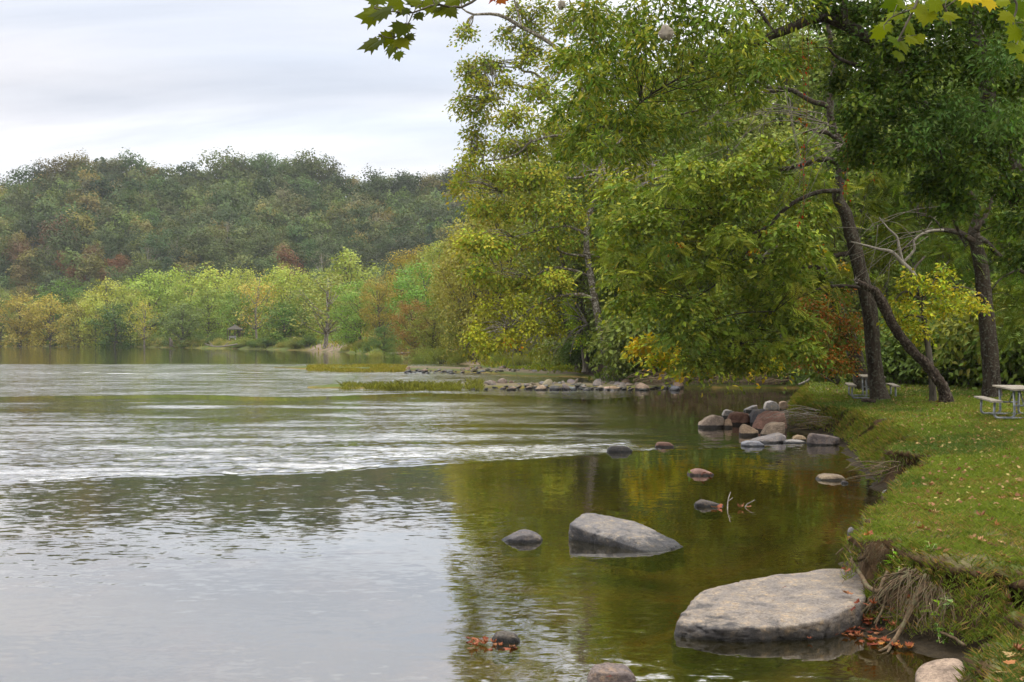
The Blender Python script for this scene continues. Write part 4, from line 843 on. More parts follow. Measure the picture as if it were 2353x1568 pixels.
arcs('bare_twigs', 'spray of long bare grey twigs arching down left from the leaning tree', [(1905, 290), (1935, 330), (1880, 260), (1800, 215)], [(1640, 330), (1600, 370), (1690, 440), (1740, 470), (1600, 300), (1780, 500), (1680, 260), (1820, 430), (1560, 330)], 36.3, .015, 26, R, M_TWIG2)
arcs('bare_twigs', 'tangle of bare pale twigs in front of the broken snag, above the tables', [(2100, 560), (2060, 590), (2130, 535), (2010, 520)], [(1900, 560), (1930, 620), (1950, 650), (1990, 500), (1960, 590), (2050, 480), (2180, 480), (1985, 700)], 35.2, .011, 15, R, M_TWIG2)
def pxtube(name, label, paths, Y, mat_, cat, base=None, seed=3, rough=.15, sides=10, n=26):
    mb = MB()
    for p_ in paths: branch_mb(mb, p_, Y, n, sides, rough, seed)
    o = mb.build(name, mat_, None, px_path([paths[0][0]], Y)[0][:3] if base is None else base); return tag(o, label, cat)
pxtube('dead_branch', 'long pale crooked bare branch reaching left from the thin yellow tree', [[(2104, 640, 6), (2092, 622, 5.5), (2074, 605, 5), (2049, 580, 4), (2020, 573, 3), (1990, 565, 2.5), (1955, 556, 1.5)], [(2074, 605, 3.5), (2066, 570, 3), (2060, 545, 2.6), (2040, 525, 2), (2020, 500, 1)], [(2074, 605, 3), (2100, 575, 2.6), (2101, 552, 2.4), (2130, 533, 2.6), (2168, 529, 3)]], 36.0, M_TWIG, 'branch')

# broken snag hidden in the leaves behind, with its torn limb
pxtube('dead_snag', 'broken dead stub with a torn drooping limb, half hidden behind the green fronds', [[(1985, 905, 17, 45), (1960, 800, 16, 45), (1915, 690, 15, 44.5), (1885, 620, 14), (1868, 560, 17), (1862, 530, 16), (1848, 500, 9), (1842, 494, 4)], [(1872, 578, 8), (1846, 572, 7), (1815, 566, 6.5), (1797, 568, 7), (1775, 578, 7), (1755, 595, 7), (1741, 607, 5)]], 44.0, M_BARK, 'tree', P(1985, 905, .9))
pxtube('leaning_trunk', 'dark trunk leaning left over the inlet from behind the lawn point', [[(1935, 893, 18), (1905, 862, 15), (1870, 832, 13), (1835, 808, 11), (1790, 770, 9), (1750, 700, 7), (1740, 640, 5)]], 56.0, M_BARK, 'tree')
cr = MB(); r = RNG(63); s1, _ = foliage(cr, r, lob([(1880, 720, 30), (1930, 730, 28), (1905, 775, 30), (1950, 780, 24), (1870, 780, 30), (1900, 825, 26), (1940, 830, 22), (1970, 740, 14), (1860, 690, 26), (1925, 680, 26), (1850, 820, 20)], (42, 43.6), .6, .8, 26), .13, 40, 12, .24, LEAF, C('6f7a34', '8a7a34', '9a6c30', '5f7430', 'a8602c', k=.85), .4, .5)
st = MB(); [limb(st, [P(1925, 884, .9), PD(x_, y_ + 50, 42.8), PD(x_, y_, 42.8)], .03, .008, 6, 5) for x_, y_ in ((1880, 720), (1930, 690), (1905, 760), (1955, 740), (1860, 790))]
finish('shrub', 'green and rusty-orange leaved shrub at the lawn end, behind the far table', 'shrub', P(1925, 884, .9), [('stem', st, M_BARK_GREY), ('crown', cr, M_LEAF)])
# leaning broken snag on the lawn
tr = MB(); TF = [(2177, 934, 17), (2174, 905, 15), (2165, 885, 14), (2152, 866, 13.5), (2140, 849, 14), (2120, 828, 13), (2102, 812, 12.5), (2077, 781, 12), (2060, 758, 12), (2049, 740, 13), (2036, 712, 13), (2022, 685, 12), (2010, 668, 11), (1996, 662, 9), (1978, 652, 8), (1965, 644, 5)]
trunk_mb([(a_, b_, c_ * .86) for a_, b_, c_ in TF], 35.6, 70, 14, .30, 8, tr, .2, True)
jb = MB(); q0 = PD(1970, 648, 35.6)
for k in range(9): e = q0 + RNG(k).randn(3) * np.array([.10, .08, .06]) + np.array([-.10, 0, .05]); tube(jb, np.array([q0 + RNG(k + 50).randn(3) * .04, e]), np.array([.03, .004]), 4)
kb = MB(); q1 = PD(2146, 871, 35.4); limb(kb, [q1 + [0, 0, -.08], q1 + [-.06, -.06, .02], q1 + [-.10, -.10, .06]], .07, .035, 6, 8, rng=RNG(1), rough=.3)
finish('broken_snag', 'dark leaning broken trunk with a splintered top, right of the far table', 'tree', P(2177, 934, .88), [('trunk', tr, M_BARK_DEAD), ('splinters', jb, M_TWIG), ('knot', kb, M_BARK_DEAD)])
# thin tree with yellow leaves
tr = MB(); trunk_mb([(2144, 934, 9.5), (2143, 900, 8.5), (2141, 865, 8), (2133, 802, 7.2), (2124, 740, 6.5), (2120, 710, 6), (2112, 684, 8), (2104, 655, 6), (2100, 620, 3.5), (2125, 590, 2)], 36.2, 44, 10, .16, 9, tr, .2)
br = MB(); sk = [branch_mb(br, b, 36, 12, 5)[:, :3] for b in ([(2118, 690, 3.5), (2080, 670, 2.5), (2055, 690, 1.2)], [(2112, 684, 3.5), (2160, 670, 2.5), (2215, 660, 1.5), (2260, 680, .8)], [(2122, 730, 3), (2090, 725, 2), (2062, 745, 1)], [(2118, 700, 3), (2150, 640, 2), (2180, 600, 1)], [(2106, 650, 2.5), (2085, 630, 1.5), (2070, 640, 1)])]
cr = MB(); r = RNG(81); ly = [(2110, 650, 20), (2080, 665, 18), (2060, 695, 12), (2140, 665, 20), (2095, 700, 16), (2165, 655, 18), (2195, 670, 18), (2130, 720, 12), (2075, 735, 16), (2110, 745, 12), (2060, 722, 9), (2225, 685, 16), (2250, 700, 12), (2150, 700, 16), (2185, 705, 12), (2120, 770, 5), (2090, 635, 12), (2165, 620, 12)]
s1, _ = foliage(cr, r, lob(ly, (35.2, 36.8), .35, .75, 8), .13, 16, 9, .17, LEAF, C('b0b234', '9fac3a', 'bab23a', '8a9e3a', k=.9), .6, .5)
twigs_to(br, s1, np.vstack(sk), r, .009, 4)
finish('young_tree', 'thin lichen-barked young tree with bright yellow-green leaves beside the snag', 'tree', P(2144, 934, .88), [('trunk', tr, M_BARK_GREY), ('limb', br, M_BARK_GREY), ('crown', cr, M_LEAF)])
# straight trunk on the right
tr = MB(); trunk_mb([(2281, 919, 22), (2279, 880, 19), (2277, 834, 18.5), (2270, 760, 18), (2265, 709, 17), (2260, 660, 16.5), (2255, 615, 15.5), (2248, 580, 14.5), (2240, 552, 14), (2238, 530, 12), (2243, 500, 7), (2246, 475, 6.5), (2225, 440, 6), (2200, 405, 5.5), (2186, 375, 5), (2179, 334, 4.5), (2160, 294, 3), (2140, 240, 2)], 38.3, 60, 18, .13, 10, tr, .3)
br = MB(); HB_ = [[(2240, 556, 8), (2224, 546, 7), (2210, 538, 6.5), (2196, 533, 6), (2168, 529, 5), (2130, 533, 3.5), (2099, 552, 2.4), (2070, 580, 1.4)], [(2242, 548, 8), (2259, 552, 6.5), (2275, 566, 6), (2290, 583, 5.5), (2321, 605, 5), (2353, 627, 4.5), (2400, 640, 3)], [(2240, 530, 8), (2262, 500, 6), (2275, 470, 5), (2290, 430, 4), (2310, 380, 3)], [(2340, 620, 3), (2300, 640, 2), (2270, 680, 1)], [(2168, 529, 3), (2140, 500, 2), (2110, 495, 1.2)]]
sk = [branch_mb(br, b, 38.2, 18, 8, .14, 31 + k)[:, :3] for k, b in enumerate(HB_)]
cr = MB(); r = RNG(91)
LH = [(2150, 440, 40), (2100, 400, 40), (2200, 480, 30), (2250, 420, 40), (2300, 480, 40), (2340, 540, 34), (2330, 400, 46), (2130, 330, 46), (2210, 340, 46), (2080, 470, 30), (2060, 520, 24), (2160, 560, 26), (2200, 590, 24), (2320, 660, 30), (2350, 720, 30), (2040, 420, 36), (2020, 350, 36), (2290, 540, 24), (2350, 600, 26)]
s1, _ = foliage(cr, r, lob(LH, (38.9, 42), .9, .8, 9), .46, 11, 7, .30, FROND, C('5c7430', '50662b', '6a7c31', '768432', k=.95), .6, .5)
twigs_to(br, s1, np.vstack(sk), r, .013, 5)
finish('walnut_tree', 'straight brown furrowed trunk behind the near picnic table, forking high up', 'tree', P(2281, 919, .9), [('trunk', tr, M_BARK), ('limb', br, M_BARK), ('crown', cr, M_LEAF)])

# ---- vine-draped tree arching in from the right, nearest of all (about 27 m)
YV = 27.0
tr = MB(); trunk_mb([(2540, 1000, 34), (2500, 850, 30), (2440, 680, 28), (2385, 540, 26), (2345, 470, 24), (2330, 400, 22), (2310, 340, 21), (2277, 267, 19), (2263, 176, 17), (2248, 100, 15), (2235, 35, 13), (2220, -60, 11), (2200, -200, 6)], YV, 50, 14, .14, 12, tr, .5)
br = MB(); VB = [[(2330, 400, 18), (2280, 350, 17), (2210, 300, 16), (2160, 275, 15), (2112, 240, 14), (2070, 165, 13), (2024, 116, 13), (1985, 85, 13), (1950, 62, 13), (1901, 42, 12), (1870, 44, 11), (1841, 53, 11), (1810, 68, 10), (1778, 80, 9), (1750, 96, 8), (1722, 103, 7), (1695, 100, 5), (1650, 118, 4), (1615, 140, 3), (1585, 160, 1.5)],
      [(1945, 62, 9), (1940, 20, 8), (1946, -30, 7), (1950, -120, 4)], [(2024, 116, 8), (1990, 150, 5), (1950, 145, 4), (1920, 130, 3), (1900, 110, 1.5)], [(2140, 262, 9), (2150, 330, 7), (2175, 420, 6), (2190, 500, 4), (2215, 560, 2)], [(1722, 103, 6), (1640, 60, 5), (1560, 40, 3.5), (1480, 60, 2), (1420, 110, 1)],
      [(1650, 118, 3), (1560, 180, 2.4), (1480, 230, 2), (1420, 300, 1)], [(2263, 176, 9), (2330, 120, 6), (2400, 60, 4)], [(1778, 78, 5), (1740, 20, 4), (1690, -40, 3)], [(1860, 48, 4), (1800, -10, 3), (1740, -60, 2)]]
sk = [branch_mb(br, b, YV - .3 * (k % 3), 34, 9, .2, 61 + k)[:, :3] for k, b in enumerate(VB)]; sk = np.vstack(sk)
cr = MB(); r = RNG(101)
LV = [(1600, 40, 60), (1680, 30, 60), (1760, 20, 60), (1840, -10, 50), (1530, 60, 50), (1470, 90, 46), (1560, 130, 50), (1640, 130, 50), (1420, 130, 40), (1400, 190, 36), (1470, 170, 46), (1540, 210, 46), (1620, 210, 46), (1360, 250, 30), (1340, 300, 22), (1420, 260, 36), (1480, 280, 34), (1560, 290, 34), (1310, 340, 14), (1380, 330, 22), (1450, 350, 18), (1640, 290, 30),
      (1350, 180, 26), (1320, 120, 24), (1380, 80, 40), (1450, 20, 46), (1700, 160, 40), (1720, 220, 26), (1540, -20, 50), (1660, -40, 60), (1760, 150, 26), (1350, 20, 24), (1700, 90, 40), (1290, 250, 16), (1860, 120, 40), (1800, 130, 34)]
gd = C('657c34', '566e2e', '778a38', '8f9638', '5d7636', k=1.0)
s1, _ = foliage(cr, r, lob(LV, (22, 29), .8, .8, 11), .17, 36, 11, .22, LEAFN, gd, .9, .55, outw=.35, cvar=.2, shell=.7, rag=1.4)
LV2 = [(1955, 110, 40), (2000, 180, 44), (2040, 250, 44), (1975, 250, 30), (1990, 310, 34), (2080, 190, 40), (2100, 290, 44), (2060, 340, 34), (2150, 340, 44), (2180, 400, 38), (2200, 460, 28), (2160, 250, 50), (2220, 300, 50), (2270, 350, 44), (2310, 420, 44), (2340, 500, 36), (2360, 420, 40), (2230, 60, 50), (2250, 150, 50), (2290, 220, 50), (2330, 300, 46), (2340, 180, 50), (2330, 90, 50), (2180, 120, 50), (2180, 20, 50),
       (2100, 60, 46), (2050, 110, 40), (2040, 20, 50), (1960, 20, 44), (1900, 10, 36), (2120, 150, 46), (2290, 20, 50), (2220, 380, 40), (2350, 580, 24), (2130, 420, 24), (1935, 180, 20), (1965, 350, 18)]
s2, _ = foliage(cr, r, lob(LV2, (24, 28.5), .8, .9, 12), .125, 66, 12, .17, LEAF, C('445c28', '3a4f26', '50682c', '5f732e', k=1.0), .8, .7, outw=.4, cvar=.2, shell=.7, rag=1.3)
foliage(cr, r, lob([(x_ + (y_ % 7) * 6, y_, 78) for y_ in (-190, -290, -400, -520) for x_ in range(1330, 2400, 110)], (25, 30), 1.0, .8, 14), .22, 40, 11, .36, LEAF, gd * .9, .8, .5, shell=.6)  # unseen canopy lobes added overhead to block bright sky mirrored in the near water
s3, _ = foliage(cr, r, lob([(2190, 230, 60), (2260, 260, 60), (2130, 300, 50), (2320, 260, 60), (2300, 120, 40)], (23.0, 24.4), .5, .8, 13), .15, 40, 12, .2, LEAFN, C('4c6a3a', '567240', k=1.0), .8, .5)
twigs_to(br, s1, sk, r, .012, 14); twigs_to(br, s2, sk, r, .010, 40)
rv = MB()
for (a, b, n_) in (((1842, 95), (1845, 520), 60), ((1856, 90), (1850, 300), 20), ((1990, 330), (2010, 420), 14), ((1945, 300), (1942, 460), 30)):
    t_ = r.rand(n_); Q = np.array([PD(a[0] + (b[0] - a[0]) * q + r.randn() * 5, a[1] + (b[1] - a[1]) * q, 26.6) for q in t_])
    tube(rv, spline([PD(a[0], a[1] - 40, 26.6), PD((a[0] + b[0]) / 2 + 4, (a[1] + b[1]) / 2, 26.6), PD(b[0], b[1], 26.6)], 12), .006, 4, (.2, .1, .06))
    scatter(rv, LEAF, Q, r.randn(n_, 3) + [0, -1, .3], r.randn(n_, 3) * .5 + [0, 0, -1], .055 + .03 * r.rand(n_), C('b8441e', 'c2321a', 'a87a24', '6f7a28', 'b83a20', k=.8)[r.randint(0, 5, n_)])
finish('vine_draped_tree', 'huge dark tree smothered in vines, arching across the top from the right', 'tree', PD(2540, 1000, YV), [('trunk', tr, M_BARK), ('limb', br, M_BARK), ('crown', cr, M_LEAF), ('hanging_vine', rv, M_LEAF, 'hanging vine strands with red autumn leaflets')])
# silk nests of webworms
def nest(px, py, D, rpx, lab):
    mb = MB(); c = PD(px, py, D); rr = rpx / F * D; n = 14
    th = np.linspace(0, math.pi, n); ph = np.arange(18) / 18 * 2 * math.pi; T, H_ = np.meshgrid(th, ph, indexing='ij')
    d = np.stack([np.sin(T) * np.cos(H_), np.sin(T) * np.sin(H_), np.cos(T)], -1).reshape(-1, 3); rad = rr * (.45 + 1.1 * fbm(d * 2.2 + px, 5, 4)); v = c + d * rad[:, None] * [1, .8, 1.1]
    i = np.arange(n - 1)[:, None] * 18; j = np.arange(18)[None]; jn = (j + 1) % 18; mb.add(v, np.stack([i + j, i + jn, i + 18 + jn, i + 18 + j], -1).reshape(-1, 4), (.26, .225, .18), 0, True)
    r = RNG(int(px)); 
    for k in range(16): d_ = nrm(r.randn(3)); tube(mb, np.array([c + d_ * rr * .8, c + d_ * rr * 1.5 + r.randn(3) * .03]), np.array([.006, .003]), 3, (.5, .45, .38))
    tag(mb.build('webworm_nest', M_DRY, None, c), lab, 'nest')
nest(1531, 76, 21.5, 15, 'pale round silk webworm nest hanging in the upper leaves'); nest(1290, 12, 23, 9, 'smaller torn silk nest at the top edge, left of the round one')

# ---- overhanging sycamore sprays close to the lens
def spray(name, label, tw, lv, Y, seed, cols, size=.16):
    r = RNG(seed); e0 = PD(*tw[0][0][:2], Y); tm_ = MB()
    for b in tw: branch_mb(tm_, b, Y, 16, 6, .1, seed)
    lm = MB()
    for (px, py, wpx, ang) in lv:
        D = Y + r.randn() * .12; c = PD(px, py, D); s = wpx / F * D / .98 * (size if size > .5 else 1.0); a = math.radians(ang)
        tv = np.array([math.cos(a), r.randn() * .5, math.sin(a)]); nv = np.array([r.randn() * .3, -.75, .55 + .3 * r.randn()])
        scatter(lm, MAPLE, (c - nrm(tv) * s * .45)[None], nv[None], tv[None], s, cols[r.randint(len(cols))][None])
        k = np.argmin([abs(q_[0] - px) + abs(q_[1] - py) for b in tw for q_ in b]); q_ = [q_ for b in tw for q_ in b][k]
        A = PD(q_[0], q_[1], Y); Bq = c - nrm(tv) * s * .45; tube(tm_, spline([A, (A + Bq) / 2 + [0, 0, .01], Bq], 5), .0016, 4)
    e = empty(name, e0); tag(e, label, 'branch'); tm_.build('twig', M_BARK_GREY, e, e0); lm.build('leaves', M_LEAF_NEAR, e, e0); return e
gcol = C('56621c', '66701f', '424c18', '767a22', '4e561c', k=.75)
spray('sycamore_branch', 'dark green lobed leaves hanging from the top edge against the grey sky', [[(1180, -60, 4), (1120, -20, 3.4), (1060, 18, 3), (1000, 12, 2.4), (950, 30, 2), (905, 28, 1.6), (860, 20, 1.2)], [(950, 30, 1.6), (935, 60, 1.4), (905, 88, 1.2), (870, 80, 1)], [(1000, 12, 1.6), (985, -10, 1.4), (940, -20, 1)], [(905, 88, 1), (912, 115, .9)]],
      [(846, 28, 60, 170), (880, 38, 62, 200), (868, 10, 50, 150), (905, 12, 46, 220), (930, 38, 40, 250), (950, 14, 46, 190), (965, 42, 30, 300), (985, 5, 50, 160), (1010, 30, 46, 230), (1035, 8, 50, 200), (1035, 35, 34, 290), (893, 66, 50, 190), (915, 72, 46, 240), (935, 82, 54, 280), (848, 92, 54, 175), (868, 104, 44, 210), (890, 92, 40, 250), (905, 118, 44, 265), (925, 108, 46, 300), (942, 88, 34, 330), (960, -4, 50, 100), (1000, -10, 50, 120), (870, -10, 50, 90), (915, 128, 30, 275), (1060, 0, 44, 240)], 5.0, 1, gcol)
spray('sycamore_branch', 'single rusty brown curled leaf cluster dangling at the top edge', [[(1180, -60, 3), (1160, -25, 2), (1145, -8, 1.4)]], [(1140, 4, 34, 250), (1155, 8, 30, 300), (1128, 0, 30, 220), (1165, -2, 30, 340)], 5.2, 2, C('7a2f16', '5c2614', '8a4a1c', k=.9))
ycol = C('8a9a24', '7a8c24', '96a028', '66801f', '949c26', k=.52)
spray('sycamore_branch', 'bright green broad lobed leaves hanging in the upper right corner', [[(2150, -80, 4), (2120, -30, 3.4), (2100, 20, 3), (2080, 60, 2.4), (2060, 100, 1.8)], [(2120, -30, 3), (2170, 20, 2.4), (2185, 60, 1.6)], [(2100, 20, 2), (2050, 40, 1.6), (2030, 60, 1)], [(2170, 20, 1.8), (2230, -20, 2.2), (2300, -20, 2.4), (2335, 10, 2.4), (2325, 60, 2), (2335, 110, 1.4)]],
      [(2045, 10, 60, 200), (2075, 5, 50, 100), (2110, 20, 64, 250), (2150, 10, 60, 230), (2190, 5, 60, 300), (2215, 12, 50, 330), (2025, 62, 62, 190), (2055, 50, 56, 240), (2015, 78, 46, 200), (2085, 70, 54, 300), (2130, 50, 60, 260), (2165, 62, 54, 310), (2185, 40, 50, 340), (2045, 105, 50, 215), (2068, 115, 54, 270), (2088, 100, 50, 310), (2060, 136, 46, 250), (2110, 96, 42, 290), (2310, 40, 56, 200), (2340, 20, 60, 280), (2320, 80, 60, 220), (2348, 70, 60, 300), (2325, 118, 56, 230), (2350, 110, 56, 290), (2300, 0, 56, 160), (2130, -10, 60, 90), (2345, 140, 40, 270)], 5.6, 3, ycol, .80)
spray('sycamore_branch', 'few yellow-orange lobed leaves among the green ones in the upper right', [[(2250, -80, 3), (2240, -30, 2), (2225, 0, 1.4)]], [(2222, 8, 50, 300), (2240, -5, 46, 340), (2270, 12, 46, 260)], 5.4, 4, C('b09a28', 'b8a030', 'a9862a'))
#@@NEAR
# ------------------------------------------------------------------ rocks
_ico = {}
def ico(s):
    if s not in _ico:
        b = bmesh.new(); bmesh.ops.create_icosphere(b, subdivisions=s, radius=1.0)
        _ico[s] = (np.array([v.co[:] for v in b.verts]), np.array([[v.index for v in f.verts] for f in b.faces])); b.free()
    return _ico[s]
def hull_planes(pts):
    b = bmesh.new(); [b.verts.new(p) for p in pts]; bmesh.ops.convex_hull(b, input=b.verts); b.normal_update()
    out = [(np.array(f.normal), np.array(f.calc_center_median())) for f in b.faces if f.calc_area() > 1e-7]; b.free(); return out
def rock_mesh(pts, seed=0, p=14, amp=.10, sub=5, lay=.0, fine=.02):
    """rounded convex stone through the given points, with chipped noise; returns MB and centre"""
    pts = np.asarray(pts, float); c = pts.mean(0); V, Fc = ico(sub); acc = np.zeros(len(V)); size = np.ptp(pts, axis=0)
    q = c + np.zeros(3); ext = np.maximum(size / 2, 1e-3); D = V * ext; L = np.linalg.norm(D, axis=1); D = D / L[:, None]
    for n, m in hull_planes(pts):
        h = np.dot(m - c, n)
        if h <= 1e-4: continue
        acc += np.maximum(D @ n / h, 0) ** p
    r = acc ** (-1 / p); w = D * r[:, None]; s0 = float(np.mean(ext))
    r1 = fbm(w / s0 * 1.6 + seed * 3.7, seed, 4) - .5; r2 = fbm(w / s0 * 6 + seed, seed + 5, 3) - .5; r3 = np.abs(fbm(w / s0 * 3.1 + 9, seed + 9, 3) - .5)
    k = 1 + amp * r1 * 1.6 + fine * r2 * 3 - amp * .5 * np.exp(-(r3 / .02) ** 2)
    w = w * k[:, None]
    if lay: w[:, 2] += lay * (fbm(np.stack([w[:, 0], w[:, 1], w[:, 2] * 9], -1) / s0, seed + 3, 2) - .5)
    mb = MB(); mb.add(w + c, Fc, (1, 1, 1), 0, True); return mb, c
def rock(name, label, pts, m, seed, col=(1, 1, 1), **kw):
    mb, c = rock_mesh(pts, seed, **kw); o = mb.build(name, m, None, c); o.color = (*col, 1 if name == 'boulder' else .3); return tag(o, label, 'rock')
# big slab against the bank
top = [(1550, 1432, .13), (1572, 1390, .17), (1605, 1362, .20), (1650, 1344, .23), (1700, 1331, .25), (1780, 1319, .28), (1860, 1306, .30), (1920, 1300, .31), (1962, 1300, .31), (1995, 1330, .30), (1998, 1370, .28), (1940, 1402, .25), (1880, 1425, .21), (1800, 1441, .17), (1700, 1444, .14), (1610, 1448, .12)]
bot = [(1548, 1450), (1560, 1462), (1600, 1474), (1680, 1478), (1760, 1473), (1840, 1464), (1900, 1442), (1975, 1420)]
pt = [P(*t_) for t_ in top] + [P(x, y, 0) for x, y in bot] + [P(x, y, 0) * [1, 1, 0] + [0, .12, -.35] for x, y in bot] + [P(x, y, z)[:3] * [1, 1, 0] + [.0, .0, -.3] for x, y, z in top[:12]]
rock('boulder', 'largest flat-topped tan-grey boulder slab lying against the bank roots', pt, M_ROCK, 3, (1.22, 1.12, 1.00), p=34, amp=.075, sub=6, fine=.022, lay=.05)
top = [(1306, 1204, .24), (1328, 1186, .31), (1345, 1176, .33), (1366, 1178, .32), (1450, 1195, .26), (1512, 1222, .15), (1550, 1240, .07), (1576, 1256, .01), (1500, 1250, .09), (1460, 1240, .13), (1400, 1222, .19), (1340, 1205, .25)]
bot = [(1308, 1232), (1330, 1241), (1400, 1254), (1490, 1271), (1530, 1268), (1576, 1258)]
pt = [P(*t_) for t_ in top] + [P(x, y, 0) for x, y in bot] + [P(x, y, 0) + [0, .05, -.3] for x, y in bot] + [P(x, y, z) * [1, 1, 0] + [0, .1, -.3] for x, y, z in top[1:6]]
rock('boulder', 'grey wedge-shaped boulder with a tan stripe, tilting out of the river', pt, M_ROCK, 5, (.95, .94, .94), p=60, amp=.045, sub=6, fine=.018, lay=.03)
def px_rock(x0, x1, yt, yb, lab, m=None, seed=0, col=(1, 1, 1), dep=.7, prof=None, p=40, amp=.11, sub=4, name='river_rock', z0=0.0, fine=.03):
    """stone filling the given box of the photograph, its base on level z0"""
    r = RNG(seed); A = P(x0, yb, z0); B = P(x1, yb, z0); D = A[1]; w_ = B[0] - A[0]; d_ = w_ * dep; 
    hpx = yb - yt; h = max(hpx / F * D - d_ * .5 * (CAMZ - z0) / D, hpx / F * D * .35); cx = (A[0] + B[0]) / 2
    prof = prof or [(-.97, .25), (-.7, .88), (-.1, 1.0), (.6, .85), (.97, .3)]
    pts = []
    for u, v_ in prof:
        for s in (-.45, .05, .5): pts.append([cx + u * w_ / 2 * (1 - .15 * abs(s)), D + d_ * .5 + s * d_ * (1 - .3 * abs(u)), z0 + h * v_ * (1 - .04 * abs(s) + .10 * (r.rand() - .5))])
    for a_ in np.arange(10) / 10 * 6.28: pts.append([cx + math.cos(a_) * w_ / 2, D + d_ / 2 + math.sin(a_) * d_ / 2, z0 - .02]); pts.append([cx + math.cos(a_) * w_ / 2 * .9, D + d_ / 2 + math.sin(a_) * d_ / 2 * .9, z0 - .22 - .1 * h])
    return rock(name, lab, pts, m or M_ROCK, seed, col, p=p, amp=amp, sub=sub, fine=fine)
px_rock(1150, 1251, 1222, 1249, 'rounded dark grey rock just above the water left of the wedge boulder', None, 11, (.62, .60, .62), .8, [(-.95, .1), (-.5, .6), (0, 1), (.4, 1), (.8, .6), (.97, .15)], sub=5)
px_rock(1128, 1196, 1454, 1480, 'small dark rock with wet brown leaves caught on its left side', None, 12, (.5, .47, .42), .8, None, sub=5)
px_rock(1349, 1467, 1533, 1585, 'brownish flat-topped rock cut by the bottom edge of the photo', None, 13, (.85, .72, .68), .8, [(-.95, .5), (-.7, .95), (0, 1), (.7, .95), (.95, .5)], sub=5)
px_rock(1875, 1962, 1087, 1106, 'low sandy-topped rock lying in the shallows by the middle of the lawn bank', M_ROCK_TAN, 14, (.8, .78, .7), .8, None, sub=5, p=8)
px_rock(1582, 1646, 1077, 1094, 'domed reddish rock with rusty leaves stuck to it, alone in mid-water', M_ROCK_RED, 15, (1.2, 1.15, 1.2), .8, [(-.9, .4), (-.3, 1), (.3, .85), (.95, .15)])
px_rock(1597, 1668, 1148, 1166, 'low dark rock with a bare twig standing behind it', None, 16, (.42, .38, .36), .6, [(-.95, .5), (-.5, 1), (.2, .7), (.95, .2)])
px_rock(1394, 1456, 1024, 1040, 'dark wet rock parting the riffle at its right end', None, 17, (.33, .33, .33), .6)
px_rock(1506, 1551, 1016, 1028, 'flat reddish rock breaking the riffle beside the dark wet one', M_ROCK_RED, 18, (.9, .85, .85), .6)
px_rock(1950, 1972, 1212, 1230, 'small grey stone tucked under the grassy point of the bank', None, 19, (.9, .9, .95), .8, sub=3)
px_rock(2030, 2062, 1126, 1142, 'small blue-grey stone in the shaded notch of the bank', None, 20, (1., 1.05, 1.15), .8, sub=3, z0=.0)
px_rock(1967, 1984, 1052, 1059, 'tiny dark stone at the foot of the grassy slope', None, 21, (.6, .55, .6), .8, sub=3)
px_rock(1934, 1952, 1105, 1112, 'tiny wedge stone in front of the sandy-topped rock', None, 22, (.7, .65, .65), .8, sub=3)
top = [(2097, 1535, .17), (2110, 1514, .22), (2140, 1502, .25), (2185, 1496, .27), (2216, 1502, .27), (2228, 1530, .26), (2215, 1570, .22), (2160, 1600, .18), (2110, 1600, .14)]
pt = [P(*t_) for t_ in top] + [P(x, y, z) * [1, 1, 0] + [-.03, -.06, -.25] for x, y, z in top]
rock('boulder', 'smooth tan boulder at the bottom edge, tucked against the grassy bank', pt, M_ROCK_TAN, 23, (1.0, .96, .95), p=12, amp=.05, sub=5, fine=.008)
